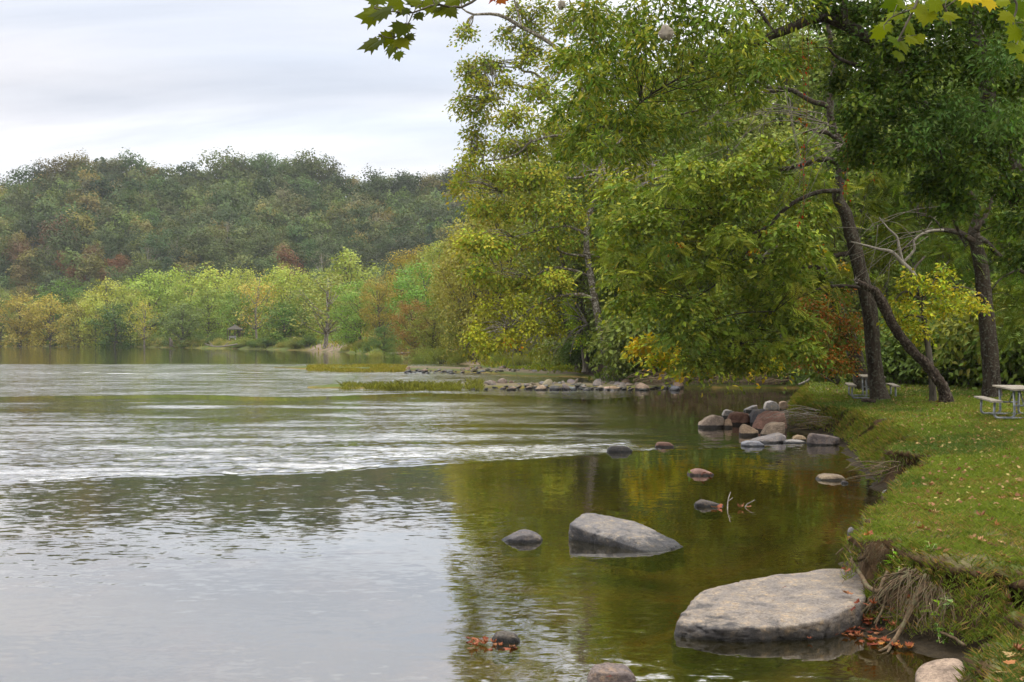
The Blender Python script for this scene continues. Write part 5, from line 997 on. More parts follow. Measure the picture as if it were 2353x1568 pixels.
PILE = [(1609, 1670, 955, 981, 'pointed pale rock, leftmost of the rock pile off the lawn point', M_ROCK_TAN, (1.0, 1.0, 1.05), [(-.95, .3), (-.5, .75), (.1, 1), (.85, .9), (.97, .4)]),
 (1665, 1684, 963, 981, 'small tan rock touching the right side of the pointed pale rock', M_ROCK_TAN, (1.1, 1, .9), None), (1661, 1694, 943, 958, 'grey rock behind the pointed pale rock', None, (1.1, 1.1, 1.1), None),
 (1672, 1735, 948, 974, 'low brown muddy mound between grey and red rocks', M_ROCK_RED, (.75, .65, .6), None), (1726, 1784, 940, 976, 'dark grey slab leaning behind the big red rock', None, (.7, .7, .75), [(-.95, .5), (-.7, .9), (.2, 1), (.9, .8)]),
 (1733, 1815, 945, 989, 'largest reddish-brown boulder of the pile by the point', M_ROCK_RED, (1.15, 1.05, 1.05), [(-.95, .2), (-.55, .75), (-.1, 1), (.8, .95), (.97, .4)]), (1751, 1811, 971, 1002, 'tan boulder in front of the largest red one', M_ROCK_TAN, (.88, .86, .84), [(-.95, .15), (-.5, .8), (.2, 1), (.95, .9)]),
 (1701, 1746, 976, 999, 'rounded two-tiered tan rock left of the tan boulder', M_ROCK_TAN, (1.1, 1.02, .92), [(-.9, .6), (-.5, 1), (0, .9), (.6, .5), (.97, .3)]), (1727, 1813, 995, 1018, 'long flat grey rock rising to the right below the tan boulder', None, (1.2, 1.15, 1.15), [(-.97, .1), (-.6, .35), (.3, .6), (.75, 1), (.97, .7)]),
 (1706, 1762, 1014, 1027, 'low blue-grey flat rock, nearest of the pile', None, (1.0, 1.08, 1.25), [(-.95, .6), (-.5, 1), (.5, .9), (.95, .3)]), (1804, 1858, 1012, 1020, 'thin pale flat rock awash beside the dark block', None, (1.5, 1.5, 1.5), None), (1822, 1856, 1001, 1013, 'small yellowish rock under the overhanging twigs', M_ROCK_TAN, (1.0, .95, .8), None),
 (1861, 1936, 996, 1024, 'dark brown angular block set into the foot of the bank', None, (.68, .60, .58), [(-.97, .55), (-.8, 1), (-.1, .8), (.5, .75), (.97, .6)]), (1757, 1795, 922, 944, 'light grey rock at the back of the pile', None, (1.25, 1.25, 1.25), None), (1790, 1814, 922, 943, 'narrow brown rock at the lawn edge behind the pile', M_ROCK_TAN, (.7, .66, .62), None), (1711, 1744, 931, 944, 'dark low rock in the current behind the pile', None, (.7, .7, .72), [(-.9, .2), (.3, .8), (.9, 1)])]
for i, (a, b, c_, d_, lab, m_, cl_, pf) in enumerate(PILE): tag(px_rock(a, b, c_ - 1, d_, lab, m_, 30 + i, tuple(np.array(cl_) * 1.3), .75, pf, p=60, amp=.13, sub=5, fine=.02), group='rock pile off the lawn point')
# stones of the two bars
protos = []
for k in range(6):
    r = RNG(500 + k); a_ = nrm(r.randn(22, 3)) * np.array([.5, .38, .22]); mb, c = rock_mesh(a_, k, 12, .10, 3, fine=.02); protos.append((mb.mesh('stone', M_ROCK), mb.mesh('stone', M_ROCK_TAN)))
R = RNG(33)
def stones(pts, sz, lab, grp, flatk=1.0):
    zs = HT(pts[:, 0], pts[:, 1])
    for i, (x, y) in enumerate(pts):
        o = bpy.data.objects.new('stone', protos[R.randint(6)][int(R.rand() < .5)]); COL.objects.link(o); s = sz * (.5 + R.rand() ** 2 * 1.3)
        o.location = (x, y, max(zs[i], -.06) + s * .0); o.rotation_euler = (R.randn() * .35, R.randn() * .35, R.rand() * 6); o.scale = (s * (.9 + .7 * R.rand()), s * 1.1, s * (.8 + 1.0 * R.rand()) * flatk)
        k = .5 + .45 * R.rand(); o.color = (k * (1 + .08 * R.randn()), k, k * (.95 + .08 * R.randn()), .25); tag(o, lab, 'stone', grp)
def px_pts(x0, x1, y0, y1, n, z=.15, pw=1.0):
    a = x0 + (x1 - x0) * R.rand(n) ** pw; b = y0 + (y1 - y0) * R.rand(n); return np.array([P(a[i], b[i], z)[:2] for i in range(n)])
stones(px_pts(1070, 1480, 879, 889, 135, .14, .75), .54, 'flat pale or reddish stone of the near stone bar below the sycamore', 'stones of the near bar')
stones(px_pts(1470, 1560, 884, 890, 12, .1), .8, 'small stone scattered along the foot of the shaded bank', 'stones under the shaded bank')
stones(px_pts(925, 1310, 846, 854, 120, .10), .5, 'small stone of the farther gravel bar behind the rough water', 'stones of the farther bar')

# ------------------------------------------------------------------ grasses
BLADE = (np.array([[-.5, 0, 0], [.5, 0, 0], [.38, .55, .10], [0, 1, .42], [-.38, .55, .10]]), np.array([[0, 1, 2, 3, 4]]))
def blades(mb, pos, h, w, lean, cols, r, dirv=None):
    n = len(pos); h = np.broadcast_to(h, (n,)); w = np.broadcast_to(w, (n,))
    a = r.rand(n) * 2 * math.pi; side = np.stack([np.cos(a), np.sin(a), a * 0], -1); fw = np.stack([-np.sin(a), np.cos(a), a * 0], -1)
    if dirv is not None: fw = nrm(dirv + .5 * fw); side = nrm(np.cross(fw, [0, 0, 1.0]))
    lean = np.broadcast_to(lean, (n,))[:, None]; up = nrm(np.array([0, 0, 1.0]) + fw * lean * .5); out = nrm(fw * lean - np.array([0, 0, 1.]) * lean * .35)
    V, Fc = BLADE
    ww = pos[:, None] + V[None, :, 0:1] * (side * w[:, None])[:, None] + V[None, :, 1:2] * (up * h[:, None])[:, None] + V[None, :, 2:3] * (out * h[:, None])[:, None]
    f = (Fc[None] + (np.arange(n) * 5)[:, None, None]).reshape(-1, 5); mb.add(ww.reshape(-1, 3), f, np.repeat(np.clip(cols, .004, 1), 5, 0), 0, False)
R = RNG(88)
gm = MB()
def lawn(y0, y1, dens, h, w):
    xw = .50 * y1 + 1; n = int(dens * (y1 - y0) * (xw - 2.3)); x = 2.3 + (xw - 2.3) * R.rand(n); y = y0 + (y1 - y0) * R.rand(n)
    ok = x < .50 * y + 1; x, y = x[ok], y[ok]; sd = shore_dist(x, y); ok = sd > .15; x, y, sd = x[ok], y[ok], sd[ok]; z = HT(x, y, sd); xy = np.stack([x, y], -1)
    e = .06; sl = np.hypot(HT(x + e, y, shore_dist(x + e, y)) - z, HT(x, y + e, shore_dist(x, y + e)) - z) / e
    na, nb_, nc = fbm(xy * 1.2, 21, 4), fbm(xy * .35, 22, 3), fbm(xy * 5, 23, 3)
    worn = sm((nb_ * .5 + nc * .5 - .55) * 14) * (y < 14)
    keep = (R.rand(len(x)) > worn * .45) & ((sl < 1.0) | (R.rand(len(x)) < np.where(x > 4.4, .8, .35))) & (z > .06) & (R.rand(len(x)) > sm((y - 41) / 5) * .7 * (x > 12))
    x, y, z, sl, na, nb_, sd, worn = [q[keep] for q in (x, y, z, sl, na, nb_, sd, worn)]; n = len(x)
    tuft = fbm(np.stack([x, y], -1) * 3.2, 91, 2)
    edge = np.exp(-((sl - .5) / .45) ** 2) * (sl > .12)
    hh = h * (.5 + 1.0 * R.rand(n)) * (.6 + .9 * tuft) * (1 + .5 * edge)
    base = np.array([.090, .135, .028]); dry = np.array([.26, .21, .09]); lime = np.array([.14, .19, .032]); deep = np.array([.052, .095, .028])
    t_ = np.clip(sm((na - .46) * 5) * .55 + worn * .5 + .3 * edge, 0, 1)
    base, lime, deep = base * 1.42, lime * 1.40, deep * 1.4; c = base + (lime - base) * (R.rand(n) * sm((nb_ - .4) * 5))[:, None]; c = c + (deep - c) * (sm((.5 - nb_) * 6) * .6)[:, None]
    pick = R.rand(n) < t_ * .5; c[pick] = dry * (.7 + .6 * R.rand(pick.sum(), 1)); c = c * (.75 + .5 * R.rand(n, 1))
    blades(gm, np.stack([x, y, z - .01], -1), hh, w * (.7 + .6 * R.rand(n)), .5 + .9 * R.rand(n) + edge, c, R)
lawn(5.5, 9, 5200, .050, .0055); lawn(9, 13, 3600, .055, .007); lawn(13, 19, 2000, .06, .010); lawn(19, 28, 900, .07, .016); lawn(28, 44, 420, .075, .026); lawn(44, 66, 120, .12, .05)
tag(gm.build('grass', M_GRASS), 'short green lawn grass with dry yellow patches', 'grass', kind='stuff')
# long grass curtain and root hair hanging over the eroded edge
R = RNG(89); em = MB(); hm = MB()
S = SHORE[(SHORE[:, 1] > 6) & (SHORE[:, 1] < 60)]
seg = np.linalg.norm(np.diff(S, axis=0), axis=1); cum = np.r_[0, np.cumsum(seg)]; 
def along(n):
    u = R.rand(n) ** 1.3 * cum[-1]; k = np.clip(np.searchsorted(cum, u) - 1, 0, len(seg) - 1); f = ((u - cum[k]) / seg[k])[:, None]
    q = S[k] * (1 - f) + S[k + 1] * f; tdir = nrm(S[k + 1] - S[k]); inn = np.stack([tdir[:, 1], -tdir[:, 0]], -1); return q, inn
q, inn = along(60000); off = .15 + R.rand(len(q)) ** .8 * 1.25; xy = q + inn * off[:, None]; sd = shore_dist(xy[:, 0], xy[:, 1]); z = HT(xy[:, 0], xy[:, 1], sd)
e = .06; gxx = (HT(xy[:, 0] + e, xy[:, 1], shore_dist(xy[:, 0] + e, xy[:, 1])) - z) / e; gyy = (HT(xy[:, 0], xy[:, 1] + e, shore_dist(xy[:, 0], xy[:, 1] + e)) - z) / e; sl = np.hypot(gxx, gyy)
grassy = fbm(xy * .8, 95, 2)
ok = (z > .10) & (sl > .25) & ((z > .42) | (R.rand(len(z)) < .36 + .6 * sm((grassy - .5) * 8) + .8 * (xy[:, 1] > 22)))
xy, z, gxx, gyy, sl, inn = xy[ok], z[ok], gxx[ok], gyy[ok], sl[ok], inn[ok]; n = len(z)
down = np.stack([-gxx, -gyy, gxx * 0], -1) / np.maximum(sl, .1)[:, None]
dd = R.rand(n); c = np.where((dd < .30)[:, None], np.array([.28, .22, .09]), np.where((dd < .7)[:, None], np.array([.15, .20, .034]), np.array([.09, .13, .026]))) * (.7 + .6 * R.rand(n, 1))
hh = (.03 + .075 * R.rand(n) ** 2) * (1 + xy[:, 1] / 60); blades(em, np.stack([xy[:, 0], xy[:, 1], z - .01], -1), hh, .004 + .0005 * xy[:, 1], .5 + .8 * R.rand(n), c, R, down)
tag(em.build('grass', M_GRASS), 'longer tufted grass spilling over the eroded bank edge', 'grass', kind='stuff')
q, inn = along(5200); m_ = (q[:, 1] < 24); q, inn = q[m_], inn[m_]; off = .25 + R.rand(len(q)) * .6; xy = q + inn * off[:, None]; z = HT(xy[:, 0], xy[:, 1]); ok = (z > .3) & (z < .72); q, inn, xy, z = q[ok], inn[ok], xy[ok], z[ok]
for k in range(len(z)):
    L = .08 + .30 * R.rand(); a = np.array([*xy[k], z[k]]); dr = np.array([*(-inn[k]), 0]) * (.10 + .3 * R.rand()); b = a + dr * L * 1.6 + np.array([0, 0, -L * .8]) + R.randn(3) * .03; b[2] = max(b[2], .0)
    t_ = .6 + .8 * R.rand(); tube(hm, np.array([a, (a + b) / 2 + dr * .35 * L + R.randn(3) * .012, b]), np.array([.0022, .0016, .0008]) * (1 + a[1] / 16), 3, (.17 * t_, .115 * t_, .065 * t_))
tag(hm.build('root_hairs', M_DRY), 'brown fringe of root hairs hanging down the eroded bank', 'roots', kind='stuff')
# marsh grass of the bars and the flat
R = RNG(90)
def reeds(pts, h, w, cols, lab, hv=.5):
    m = MB(); z = HT(pts[:, 0], pts[:, 1]); n = len(z); cl_ = cols[R.randint(0, len(cols), n)] * (.7 + .6 * R.rand(n, 1)); t_ = fbm(pts * 1.1, 97, 2)
    blades(m, np.stack([pts[:, 0], pts[:, 1], np.maximum(z, -.05) - .02], -1), h * (1 - hv + hv * 2 * R.rand(n)) * (.5 + t_), w, .25 + .5 * R.rand(n), cl_, R); tag(m.build('marsh_grass', M_GRASS), lab, 'grass', kind='stuff')
a = px_pts(780, 1060, 883, 891, 5200, .1, .75); a = a[fbm(a * .9, 13, 3) > .46]; b = px_pts(1070, 1110, 880, 890, 350, .1); reeds(np.vstack([a, b]), .26, .035, C('8a9446', '9aa04c', '76803c', k=.72), 'tall marsh grass growing along the near bar', .6)
a = px_pts(705, 935, 839, 851, 12000, .1, .8); a = a[fbm(a * .35, 12, 3) > .43]; reeds(a, .22, .05, C('a0a44c', '949a48', 'aca458', k=.72), 'pale marsh grass mound in mid-river, farther than the near bar', .35)
a = px_pts(1130, 1345, 840, 862, 9000, .35); a = a[shore_dist(a[:, 0], a[:, 1]) > .6]; reeds(a, .30, .08, C('8fa23c', '7f9a38', 'a3a844', k=.75), 'green grass flat between the gravel landing and the sycamore', .5)
a = np.stack([-16 + 22 * R.rand(7000), 112 + 34 * R.rand(7000)], -1); s_ = shore_dist(a[:, 0], a[:, 1]); a = a[(s_ > .8) & (s_ < 20) & (np.hypot((a[:, 0] + 3.2) / .55, a[:, 1] - 131) > 8)]; reeds(a, .55, .11, C('8f9a40', '7a8c3a', '98944a', k=1.0), 'tall weeds behind the gravel landing', .6)
a = np.stack([-190 + 175 * R.rand(16000), 170 + 230 * R.rand(16000)], -1); s_ = shore_dist(a[:, 0], a[:, 1]); a = a[(s_ > .3) & (s_ < 16)]; reeds(a, .95, .30, C('80903e', '8e9a44', '6d8038', '96924e', k=1.0), 'ragged grass and weeds on the far bank', .7)
a = np.stack([5 + 15 * R.rand(5000), 69 + 16 * R.rand(5000)], -1); s_ = shore_dist(a[:, 0], a[:, 1]); a = a[(s_ > .2) & (s_ < 6)]; reeds(a, .35, .05, C('5f7a30', '6f8436', '4d6428', k=1.0), 'patchy weeds at the foot of the shaded inlet bank', .7)

# ------------------------------------------------------------------ roots, driftwood, twigs
def hitp(px, py, off=.05):
    """the point where this line of sight first meets the bank or the water, moved off it towards the open"""
    Yr = np.linspace(5, 45, 2400); Xr = (px - CX) / F * Yr; Zr = CAMZ - (py - HY) / F * Yr; h = np.maximum(HT(Xr, Yr), 0); k = np.argmax(Zr <= h)
    Y_ = Yr[k] - off; return np.array([(px - CX) / F * Y_, Y_, CAMZ - (py - HY) / F * Y_])
def hroot(name, label, pts, off=.10, seed=1, grp=True, m_=None, n=26):
    """pts (px, py, radius px): a root lying just clear of the bank surface"""
    q = [hitp(x, y, 0) for x, y, _ in pts]; D = np.interp(np.arange(len(q)), [0, len(q) - 1], [q[0][1], q[-1][1]]); out = []
    for (x, y, r_), h, d in zip(pts, q, D): Y_ = min(h[1] - off, max(d, h[1] - .6)); out.append([(x - CX) / F * Y_, Y_, CAMZ - (y - HY) / F * Y_, r_ / F * Y_])
    s = spline(out, n); mb = MB(); tube(mb, s[:, :3], np.maximum(s[:, 3], .001), 9, (1, 1, 1), .22, RNG(seed)); return tag(mb.build(name, m_ or M_ROOT, None, out[0][:3]), label, 'root', 'exposed roots of the eroded bank' if grp else None)
def root(name, label, pts, seed=1, cat='root', m_=None, n=26):
    """pts (px, py, radius px, z) : z gives the level, the ray gives the rest"""
    q = np.array([[*P(x, y, z), r_ / F * ((CAMZ - z) * F / (y - HY))] for x, y, r_, z in pts]); s = spline(q, n); mb = MB(); tube(mb, s[:, :3], np.maximum(s[:, 3], .001), 9, (1, 1, 1), .22, RNG(seed))
    o = mb.build(name, m_ or M_ROOT, None, q[0][:3]); return tag(o, label, cat, 'exposed roots of the eroded bank' if cat == 'root' else None)
root('root', 'thick pale root bending in a hook across the edge of the slab', [(1950, 1285, 3, .52), (1959, 1293, 4, .50), (1970, 1309, 4.6, .46), (1982, 1328, 5, .42), (1993, 1347, 5.2, .38), (2007, 1356, 5.2, .36), (2021, 1359, 5, .36), (2027, 1349, 5, .40), (2031, 1333, 4.4, .46), (2043, 1312, 4.4, .52), (2052, 1306, 4, .50)], 1)
root('root', 'thin curling root end reaching out over the water by the slab', [(1960, 1296, 2.4, .50), (1955, 1272, 2, .56), (1950, 1263, 1.8, .58), (1942, 1258, 1.5, .58), (1932, 1264, 1.1, .56), (1920, 1275, .7, .54)], 2)
root('root', 'long slanting bare root running right from the hook to the grass', [(1962, 1290, 3, .50), (1993, 1283, 2.8, .48), (2031, 1267, 2.6, .50), (2059, 1253, 2, .52), (2087, 1239, 1.4, .56)], 3)
hroot('root', 'root slanting from the bank down to the slab corner, upper one', [(2078, 1308, 4.4), (2055, 1330, 4), (2035, 1352, 4), (2000, 1382, 3.6), (1975, 1405, 3.4), (1958, 1424, 2.6)], .06, 4)
hroot('root', 'long thin root sweeping over the others towards the slab corner', [(2134, 1308, 2), (2115, 1316, 2.2), (2085, 1332, 2.4), (2050, 1350, 2.6), (2020, 1372, 2.4), (1985, 1398, 2), (1950, 1420, 1.4)], .06, 5)
hroot('root', 'forked root dropping straight to the leaf drift', [(2038, 1350, 3), (2041, 1370, 3), (2030, 1398, 2.6), (2018, 1420, 2.4), (2009, 1434, 1.6)], .06, 6)
hroot('root', 'small root dropping into the leaf drift from the upper slanting root', [(2012, 1368, 2.4), (1996, 1378, 2), (2004, 1400, 1.8), (2001, 1412, 1.2)], .06, 7)
hroot('root', 'stout straight root propping the bank down into the water', [(2126, 1340, 6), (2118, 1356, 7), (2101, 1384, 7), (2088, 1410, 5.6), (2078, 1434, 5), (2064, 1458, 5), (2052, 1478, 5.4), (2036, 1490, 3.6), (2020, 1497, 2)], .06, 8)
hroot('root', 'short toe of the stout root spreading in the water', [(2054, 1474, 4), (2046, 1490, 3.4), (2040, 1500, 2.2)], .06, 9)
hroot('root', 'pale root lying along the foot of the bank above the tan boulder', [(2150, 1448, 3), (2164, 1455, 3.6), (2180, 1461, 4), (2193, 1467, 4), (2206, 1476, 4), (2218, 1484, 3.4)], .06, 10)
hroot('root', 'branching root behind the stout root, reaching left', [(2116, 1358, 3), (2100, 1370, 3), (2085, 1386, 2.4), (2078, 1402, 1.8), (2072, 1412, 1.2)], .06, 11)
hroot('root', 'low thin root trailing from the bank into the leaf drift', [(2098, 1404, 2), (2076, 1430, 2), (2058, 1450, 1.8), (2036, 1462, 1.2)], .06, 12)
R = RNG(92)
def tangle(name, label, A, B, n, r0, m_, rng, z0, z1, cat='roots', bow=.10, kind='stuff'):
    mb = MB()
    for k in range(n):
        f = rng.rand(); g = np.clip(f + .25 * rng.randn(), 0, 1); a = P(A[0][0] + (A[1][0] - A[0][0]) * f, A[0][1] + (A[1][1] - A[0][1]) * f + rng.randn() * 4, z0[0] + (z0[1] - z0[0]) * f); b = P(B[0][0] + (B[1][0] - B[0][0]) * g, B[0][1] + (B[1][1] - B[0][1]) * g + rng.randn() * 5, z1 + .06 * rng.rand())
        L = np.linalg.norm(b - a); m1 = (a + b) / 2 + np.array([0, -.05, bow * L]) + rng.randn(3) * .06 * L; s = r0 * (.5 + rng.rand()); tube(mb, spline([a, m1, b], 9), np.linspace(s, s * .4, 9), 5)
    o = mb.build(name, m_, None); return tag(o, label, cat, kind=kind)
def htangle(label, A, B, n, r0, rng, off=.06, bow=.06):
    mb = MB(); ha = [hitp(A[0][0] + (A[1][0] - A[0][0]) * f, A[0][1] + (A[1][1] - A[0][1]) * f, off) for f in np.linspace(0, 1, 9)]; hb = [hitp(B[0][0] + (B[1][0] - B[0][0]) * f, B[0][1] + (B[1][1] - B[0][1]) * f, off) for f in np.linspace(0, 1, 9)]
    for k in range(n):
        f = rng.rand() * 8; g = np.clip(8 * rng.rand() * .55 + f * .45 + rng.randn(), 0, 7.99); a = ha[int(f)] + (ha[int(f) + 1] - ha[int(f)]) * (f % 1) + rng.randn(3) * .02; b = hb[int(g)] + (hb[int(g) + 1] - hb[int(g)]) * (g % 1) + rng.randn(3) * .03
        L = np.linalg.norm(b - a); m1 = (a + b) / 2 + np.array([-.3 * bow, -.6 * bow, bow]) * L * 2 * rng.rand() + rng.randn(3) * .11 * L; b = b + (a - b) * .45 * rng.rand() ** 2; s = r0 * (.5 + rng.rand()); t_ = .7 + .7 * rng.rand(); tube(mb, spline([a, m1, b], 9), np.linspace(s, s * .4, 9), 5)
    return tag(mb.build('root_tangle', M_ROOT, None), label, 'roots', kind='stuff')
hroot('root', 'stout root leaving the bank crest beside the longest sweeping root', [(2092, 1318, 5), (2066, 1336, 4.6), (2046, 1352, 4.4), (2022, 1372, 4), (1992, 1398, 3.6), (1964, 1424, 2.4)], .16, 41)
hroot('root', 'dark root dropping from the crossing point of the roots to the water', [(2046, 1350, 3.6), (2036, 1374, 3.4), (2030, 1396, 3), (2020, 1420, 2.4), (2012, 1440, 1.4)], .14, 42)
hroot('root', 'grey root parallel to the stout prop root, ending in mid-wall', [(2128, 1352, 3), (2100, 1378, 3.2), (2086, 1396, 2.8), (2074, 1418, 2)], .12, 43)
hroot('root', 'curved thin root looping down the wall right of the prop root', [(2140, 1376, 2), (2130, 1405, 2), (2112, 1430, 1.6), (2106, 1450, 1.2)], .08, 44)
htangle('tangle of thin roots and dead fern stalks under the bank edge', [(2075, 1305), (2135, 1320)], [(1995, 1405), (2095, 1465)], 34, .0045, R, .10, .09)
htangle('fan of thin bare roots leaning towards the slab corner', [(2090, 1310), (2140, 1325)], [(1955, 1415), (2000, 1425)], 12, .008, R, .12, .05)
htangle('brown dry root mat on the bank wall right of the stout root', [(2125, 1330), (2190, 1375)], [(2110, 1460), (2185, 1480)], 60, .0026, R, .05, .02)
htangle('dry stalks and roots under the grassy point behind the slab', [(1975, 1240), (2050, 1265)], [(1965, 1290), (2030, 1300)], 60, .003, R, .04, .0)
def drift(name, label, box, n, r0, dirpx, rng, z0, z1, m_=M_TWIG, grp=None):
    mb = MB()
    for k in range(n):
        x = box[0] + (box[2] - box[0]) * rng.rand(); y = box[1] + (box[3] - box[1]) * rng.rand(); z = z0 + (z1 - z0) * (1 - (y - box[1]) / (box[3] - box[1])) ; a = P(x, y, z); b = P(x + dirpx[0] * (.4 + .8 * rng.rand()) + rng.randn() * 7, y + dirpx[1] * (.4 + .8 * rng.rand()) + rng.randn() * 5, max(z + .02 * rng.randn() - .12, .02)); b[1] = a[1] - .1 + .2 * rng.randn()
        L = np.linalg.norm(b - a); tube(mb, spline([a, (a + b) / 2 + rng.randn(3) * .07 * L + [0, 0, .07 * L], b], 8), np.linspace(r0, r0 * .4, 8) * (.5 + rng.rand()), 4)
    return tag(mb.build(name, m_, None), label, 'twigs', grp, 'stuff')
drift('driftwood', 'tangled grey-brown dry twigs packed in the bank by the rock pile', (1850, 952, 1925, 992), 30, .008, (-36, 26), R, .12, .72, M_ROOT)
drift('driftwood', 'few long bleached twigs lying over the packed driftwood', (1850, 942, 1915, 968), 14, .008, (-46, 42), R, .35, .85)
drift('driftwood', 'bare arching roots and twigs in the shaded notch of the bank', (2020, 1062, 2075, 1100), 26, .009, (-34, 40), R, .1, .70, M_ROOT)
drift('driftwood', 'brown litter and twigs along the foot of the shaded inlet bank', (1480, 858, 1830, 884), 150, .025, (-25, 12), R, .05, 1.1, M_ROOT)
root('dead_twig', 'forked bare twig standing in the water behind the low dark rock', [(1672, 1172, 1.4, -.02), (1672, 1160, 1.3, .06), (1674, 1146, 1.1, .16), (1679, 1131, .7, .26)], 13, 'twig', M_TWIG)
root('dead_twig', 'short side prong of bare twig above the low dark rock', [(1674, 1152, 1, .13), (1679, 1148, .9, .16), (1684, 1144, .6, .18)], 14, 'twig', M_TWIG)
root('dead_twig', 'small slanting bare twig on floating leaves right of the forked one', [(1712, 1166, 1.2, .0), (1717, 1159, 1.1, .05), (1726, 1154, .9, .09), (1735, 1149, .6, .12)], 15, 'twig', M_TWIG)
pxtube('log', 'pale fallen log at the waterline left of the round feathery bushes', [[(897, 814, 3.4), (915, 813, 3.4), (945, 812, 3)]], 168, M_TWIG, 'log', sides=10)
pxtube('fallen_tree', 'bleached fallen branch lying on the far bank below the pavilion', [[(470, 790, 1), (490, 796, 1.4), (515, 796, 1.6), (546, 791, 1.6)], [(515, 796, 1.2), (525, 788, 1)], [(490, 796, 1), (480, 786, .8)]], 296, M_TWIG, 'fallen branch', sides=6)
pxtube('stump', 'uprooted pale stump on the far bank left of the fallen branch', [[(392, 797, 3), (393, 786, 4), (390, 776, 1.5)], [(392, 793, 2), (400, 797, 1)]], 320, M_BARK_GREY, 'stump', sides=7)
pxtube('dead_branch', 'pale curved driftwood limb on the shore at the end of the inlet', [[(1835, 884, 2), (1855, 876, 3), (1868, 866, 3), (1882, 862, 2)], [(1868, 866, 2), (1860, 858, 1)]], 60, M_TWIG, 'branch')
pxtube('dead_branch', 'pale roots clutching the shaded bank at the waterline', [[(1770, 868, 4), (1768, 878, 3.5), (1758, 888, 2)], [(1769, 872, 3), (1785, 880, 2.5), (1795, 888, 1.5)], [(1768, 868, 3), (1790, 862, 2)]], 70.5, M_ROOT, 'root')
pxtube('root', 'thick root of the great sycamore curving down to the stones', [[(1402, 858, 9), (1396, 868, 7), (1378, 876, 5), (1362, 880, 3)]], 80, M_BARK_SYC, 'root')

# ------------------------------------------------------------------ fallen leaves
def leafm(seed, curl):
    r = RNG(seed); V, Fc = MAPLE; V = V.copy(); V[:, 0] += .06 * r.randn(len(V)) * (np.abs(V[:, 0]) > .2); V[:, 2] += curl * (V[:, 0] ** 2 * 1.6 + (V[:, 1] - .4) ** 2 * .9) + .03 * r.randn(len(V)); mb = MB(); mb.add(V - [0, .4, 0], Fc, (1, 1, 1)); return mb.mesh('leaf', M_DRY)
LM = [leafm(k, c_) for k, c_ in enumerate((.3, .6, 1.0, -.4, 1.4, .15))]
R = RNG(93)
def fallen(x, y, z, s, col, lab, grp, tilt=.25):
    o = bpy.data.objects.new('fallen_leaf', LM[R.randint(6)]); COL.objects.link(o); o.location = (x, y, z); o.rotation_euler = (R.randn() * tilt, R.randn() * tilt, R.rand() * 6.3); o.scale = (s, s, s); o.color = (*np.clip(col, 0, 1), 1); tag(o, lab, 'leaf', grp)
cb = C('9a7050', '86583c', 'ac8660', '744630', '906244', 'a0865a', '9c6a40', k=.8)
n = 0
while n < 175:
    y = 6.5 + 17 * R.rand() ** 1.0; x = 2.4 + (.46 * y + .3 - 2.4) * R.rand(); sd = shore_dist([x], [y])[0]
    if sd < .5 or (.45 * y + .3) < 2.5: continue
    z = float(HT(np.array([x]), np.array([y]))[0]); fallen(x, y, z + .03, .055 + .05 * R.rand(), cb[R.randint(7)] * (.7 + .6 * R.rand()), 'curled brown sycamore leaf lying in the lawn grass', 'fallen leaves on the lawn'); n += 1
red = C('7a3a22', '8a4a2c', '9c6040', '5e2a1c', 'a07050', 'ac7438', '985840', k=.8)
n = 0
while n < 105:
    px = 1900 + 190 * R.rand(); py = 1405 + 55 * R.rand() ** 1.3 + (px - 1905) * .28; q = P(px, py, 0); sd = shore_dist([q[0]], [q[1]])[0]; z = float(HT(np.array([q[0]]), np.array([q[1]]))[0])
    if sd > .45: continue
    fallen(q[0], q[1], max(z, -.0) + .012 + .03 * R.rand() ** 3, .05 + .05 * R.rand(), red[R.randint(7)], 'wet rust-red leaf in the drift between the slab and the roots', 'leaf drift under the roots', .12); n += 1
for k in range(16): q = P(1940 + 70 * R.rand(), 1300 + 95 * R.rand(), .33); z = max(float(HT(q[:1], q[1:2])[0]), .28); fallen(q[0], q[1], z + .03, .06 + .03 * R.rand(), red[R.randint(7)], 'rust-red leaf on the ledge where slab meets bank', 'leaves on the slab corner', .4)
for (px, py, z, s, cc) in ((1803, 1352, .30, .045, 0), (1938, 1310, .33, .06, 1), (1350, 1240, .03, .10, 2), (1595, 1090, .02, .13, 2), (1615, 1088, .10, .12, 0), (1632, 1092, .02, .10, 1), (1640, 1167, .02, .12, 4), (1655, 1165, .02, .11, 6), (1700, 1168, .01, .12, 4), (1722, 1167, .01, .10, 4), (1862, 1471, .02, .05, 6), (1400, 1558, .16, .05, 3)):
    q = P(px, py, z); fallen(q[0], q[1], z + .012, s, red[cc], 'single reddish leaf stuck to a rock or afloat beside it', 'stray leaves on rocks', .3)
q = P(1586, 1086, .06); o = bpy.data.objects.new('floating_leaf', LM[5]); COL.objects.link(o); o.location = q; o.rotation_euler = (1.1, 0, 2); o.scale = (.16,) * 3; o.color = (.22, .34, .05, 1); tag(o, 'single fresh green leaf caught on the domed reddish rock', 'leaf')
for k in range(20): q = P(1075 + 110 * R.rand(), 1468 + 26 * R.rand(), 0); fallen(q[0], q[1], .012, .05 + .04 * R.rand(), red[[2, 4, 4, 6, 0][R.randint(5)]], 'soggy brown leaf floating beside the small dark rock', 'floating leaves by the small dark rock', .15)
lm = MB(); n = 3600; y = 14 + 34 * R.rand(n) ** .8; x = 5 + (.48 * y + 1 - 6) * R.rand(n); ok = shore_dist(x, y) > .6; x, y = x[ok], y[ok]; z = HT(x, y)
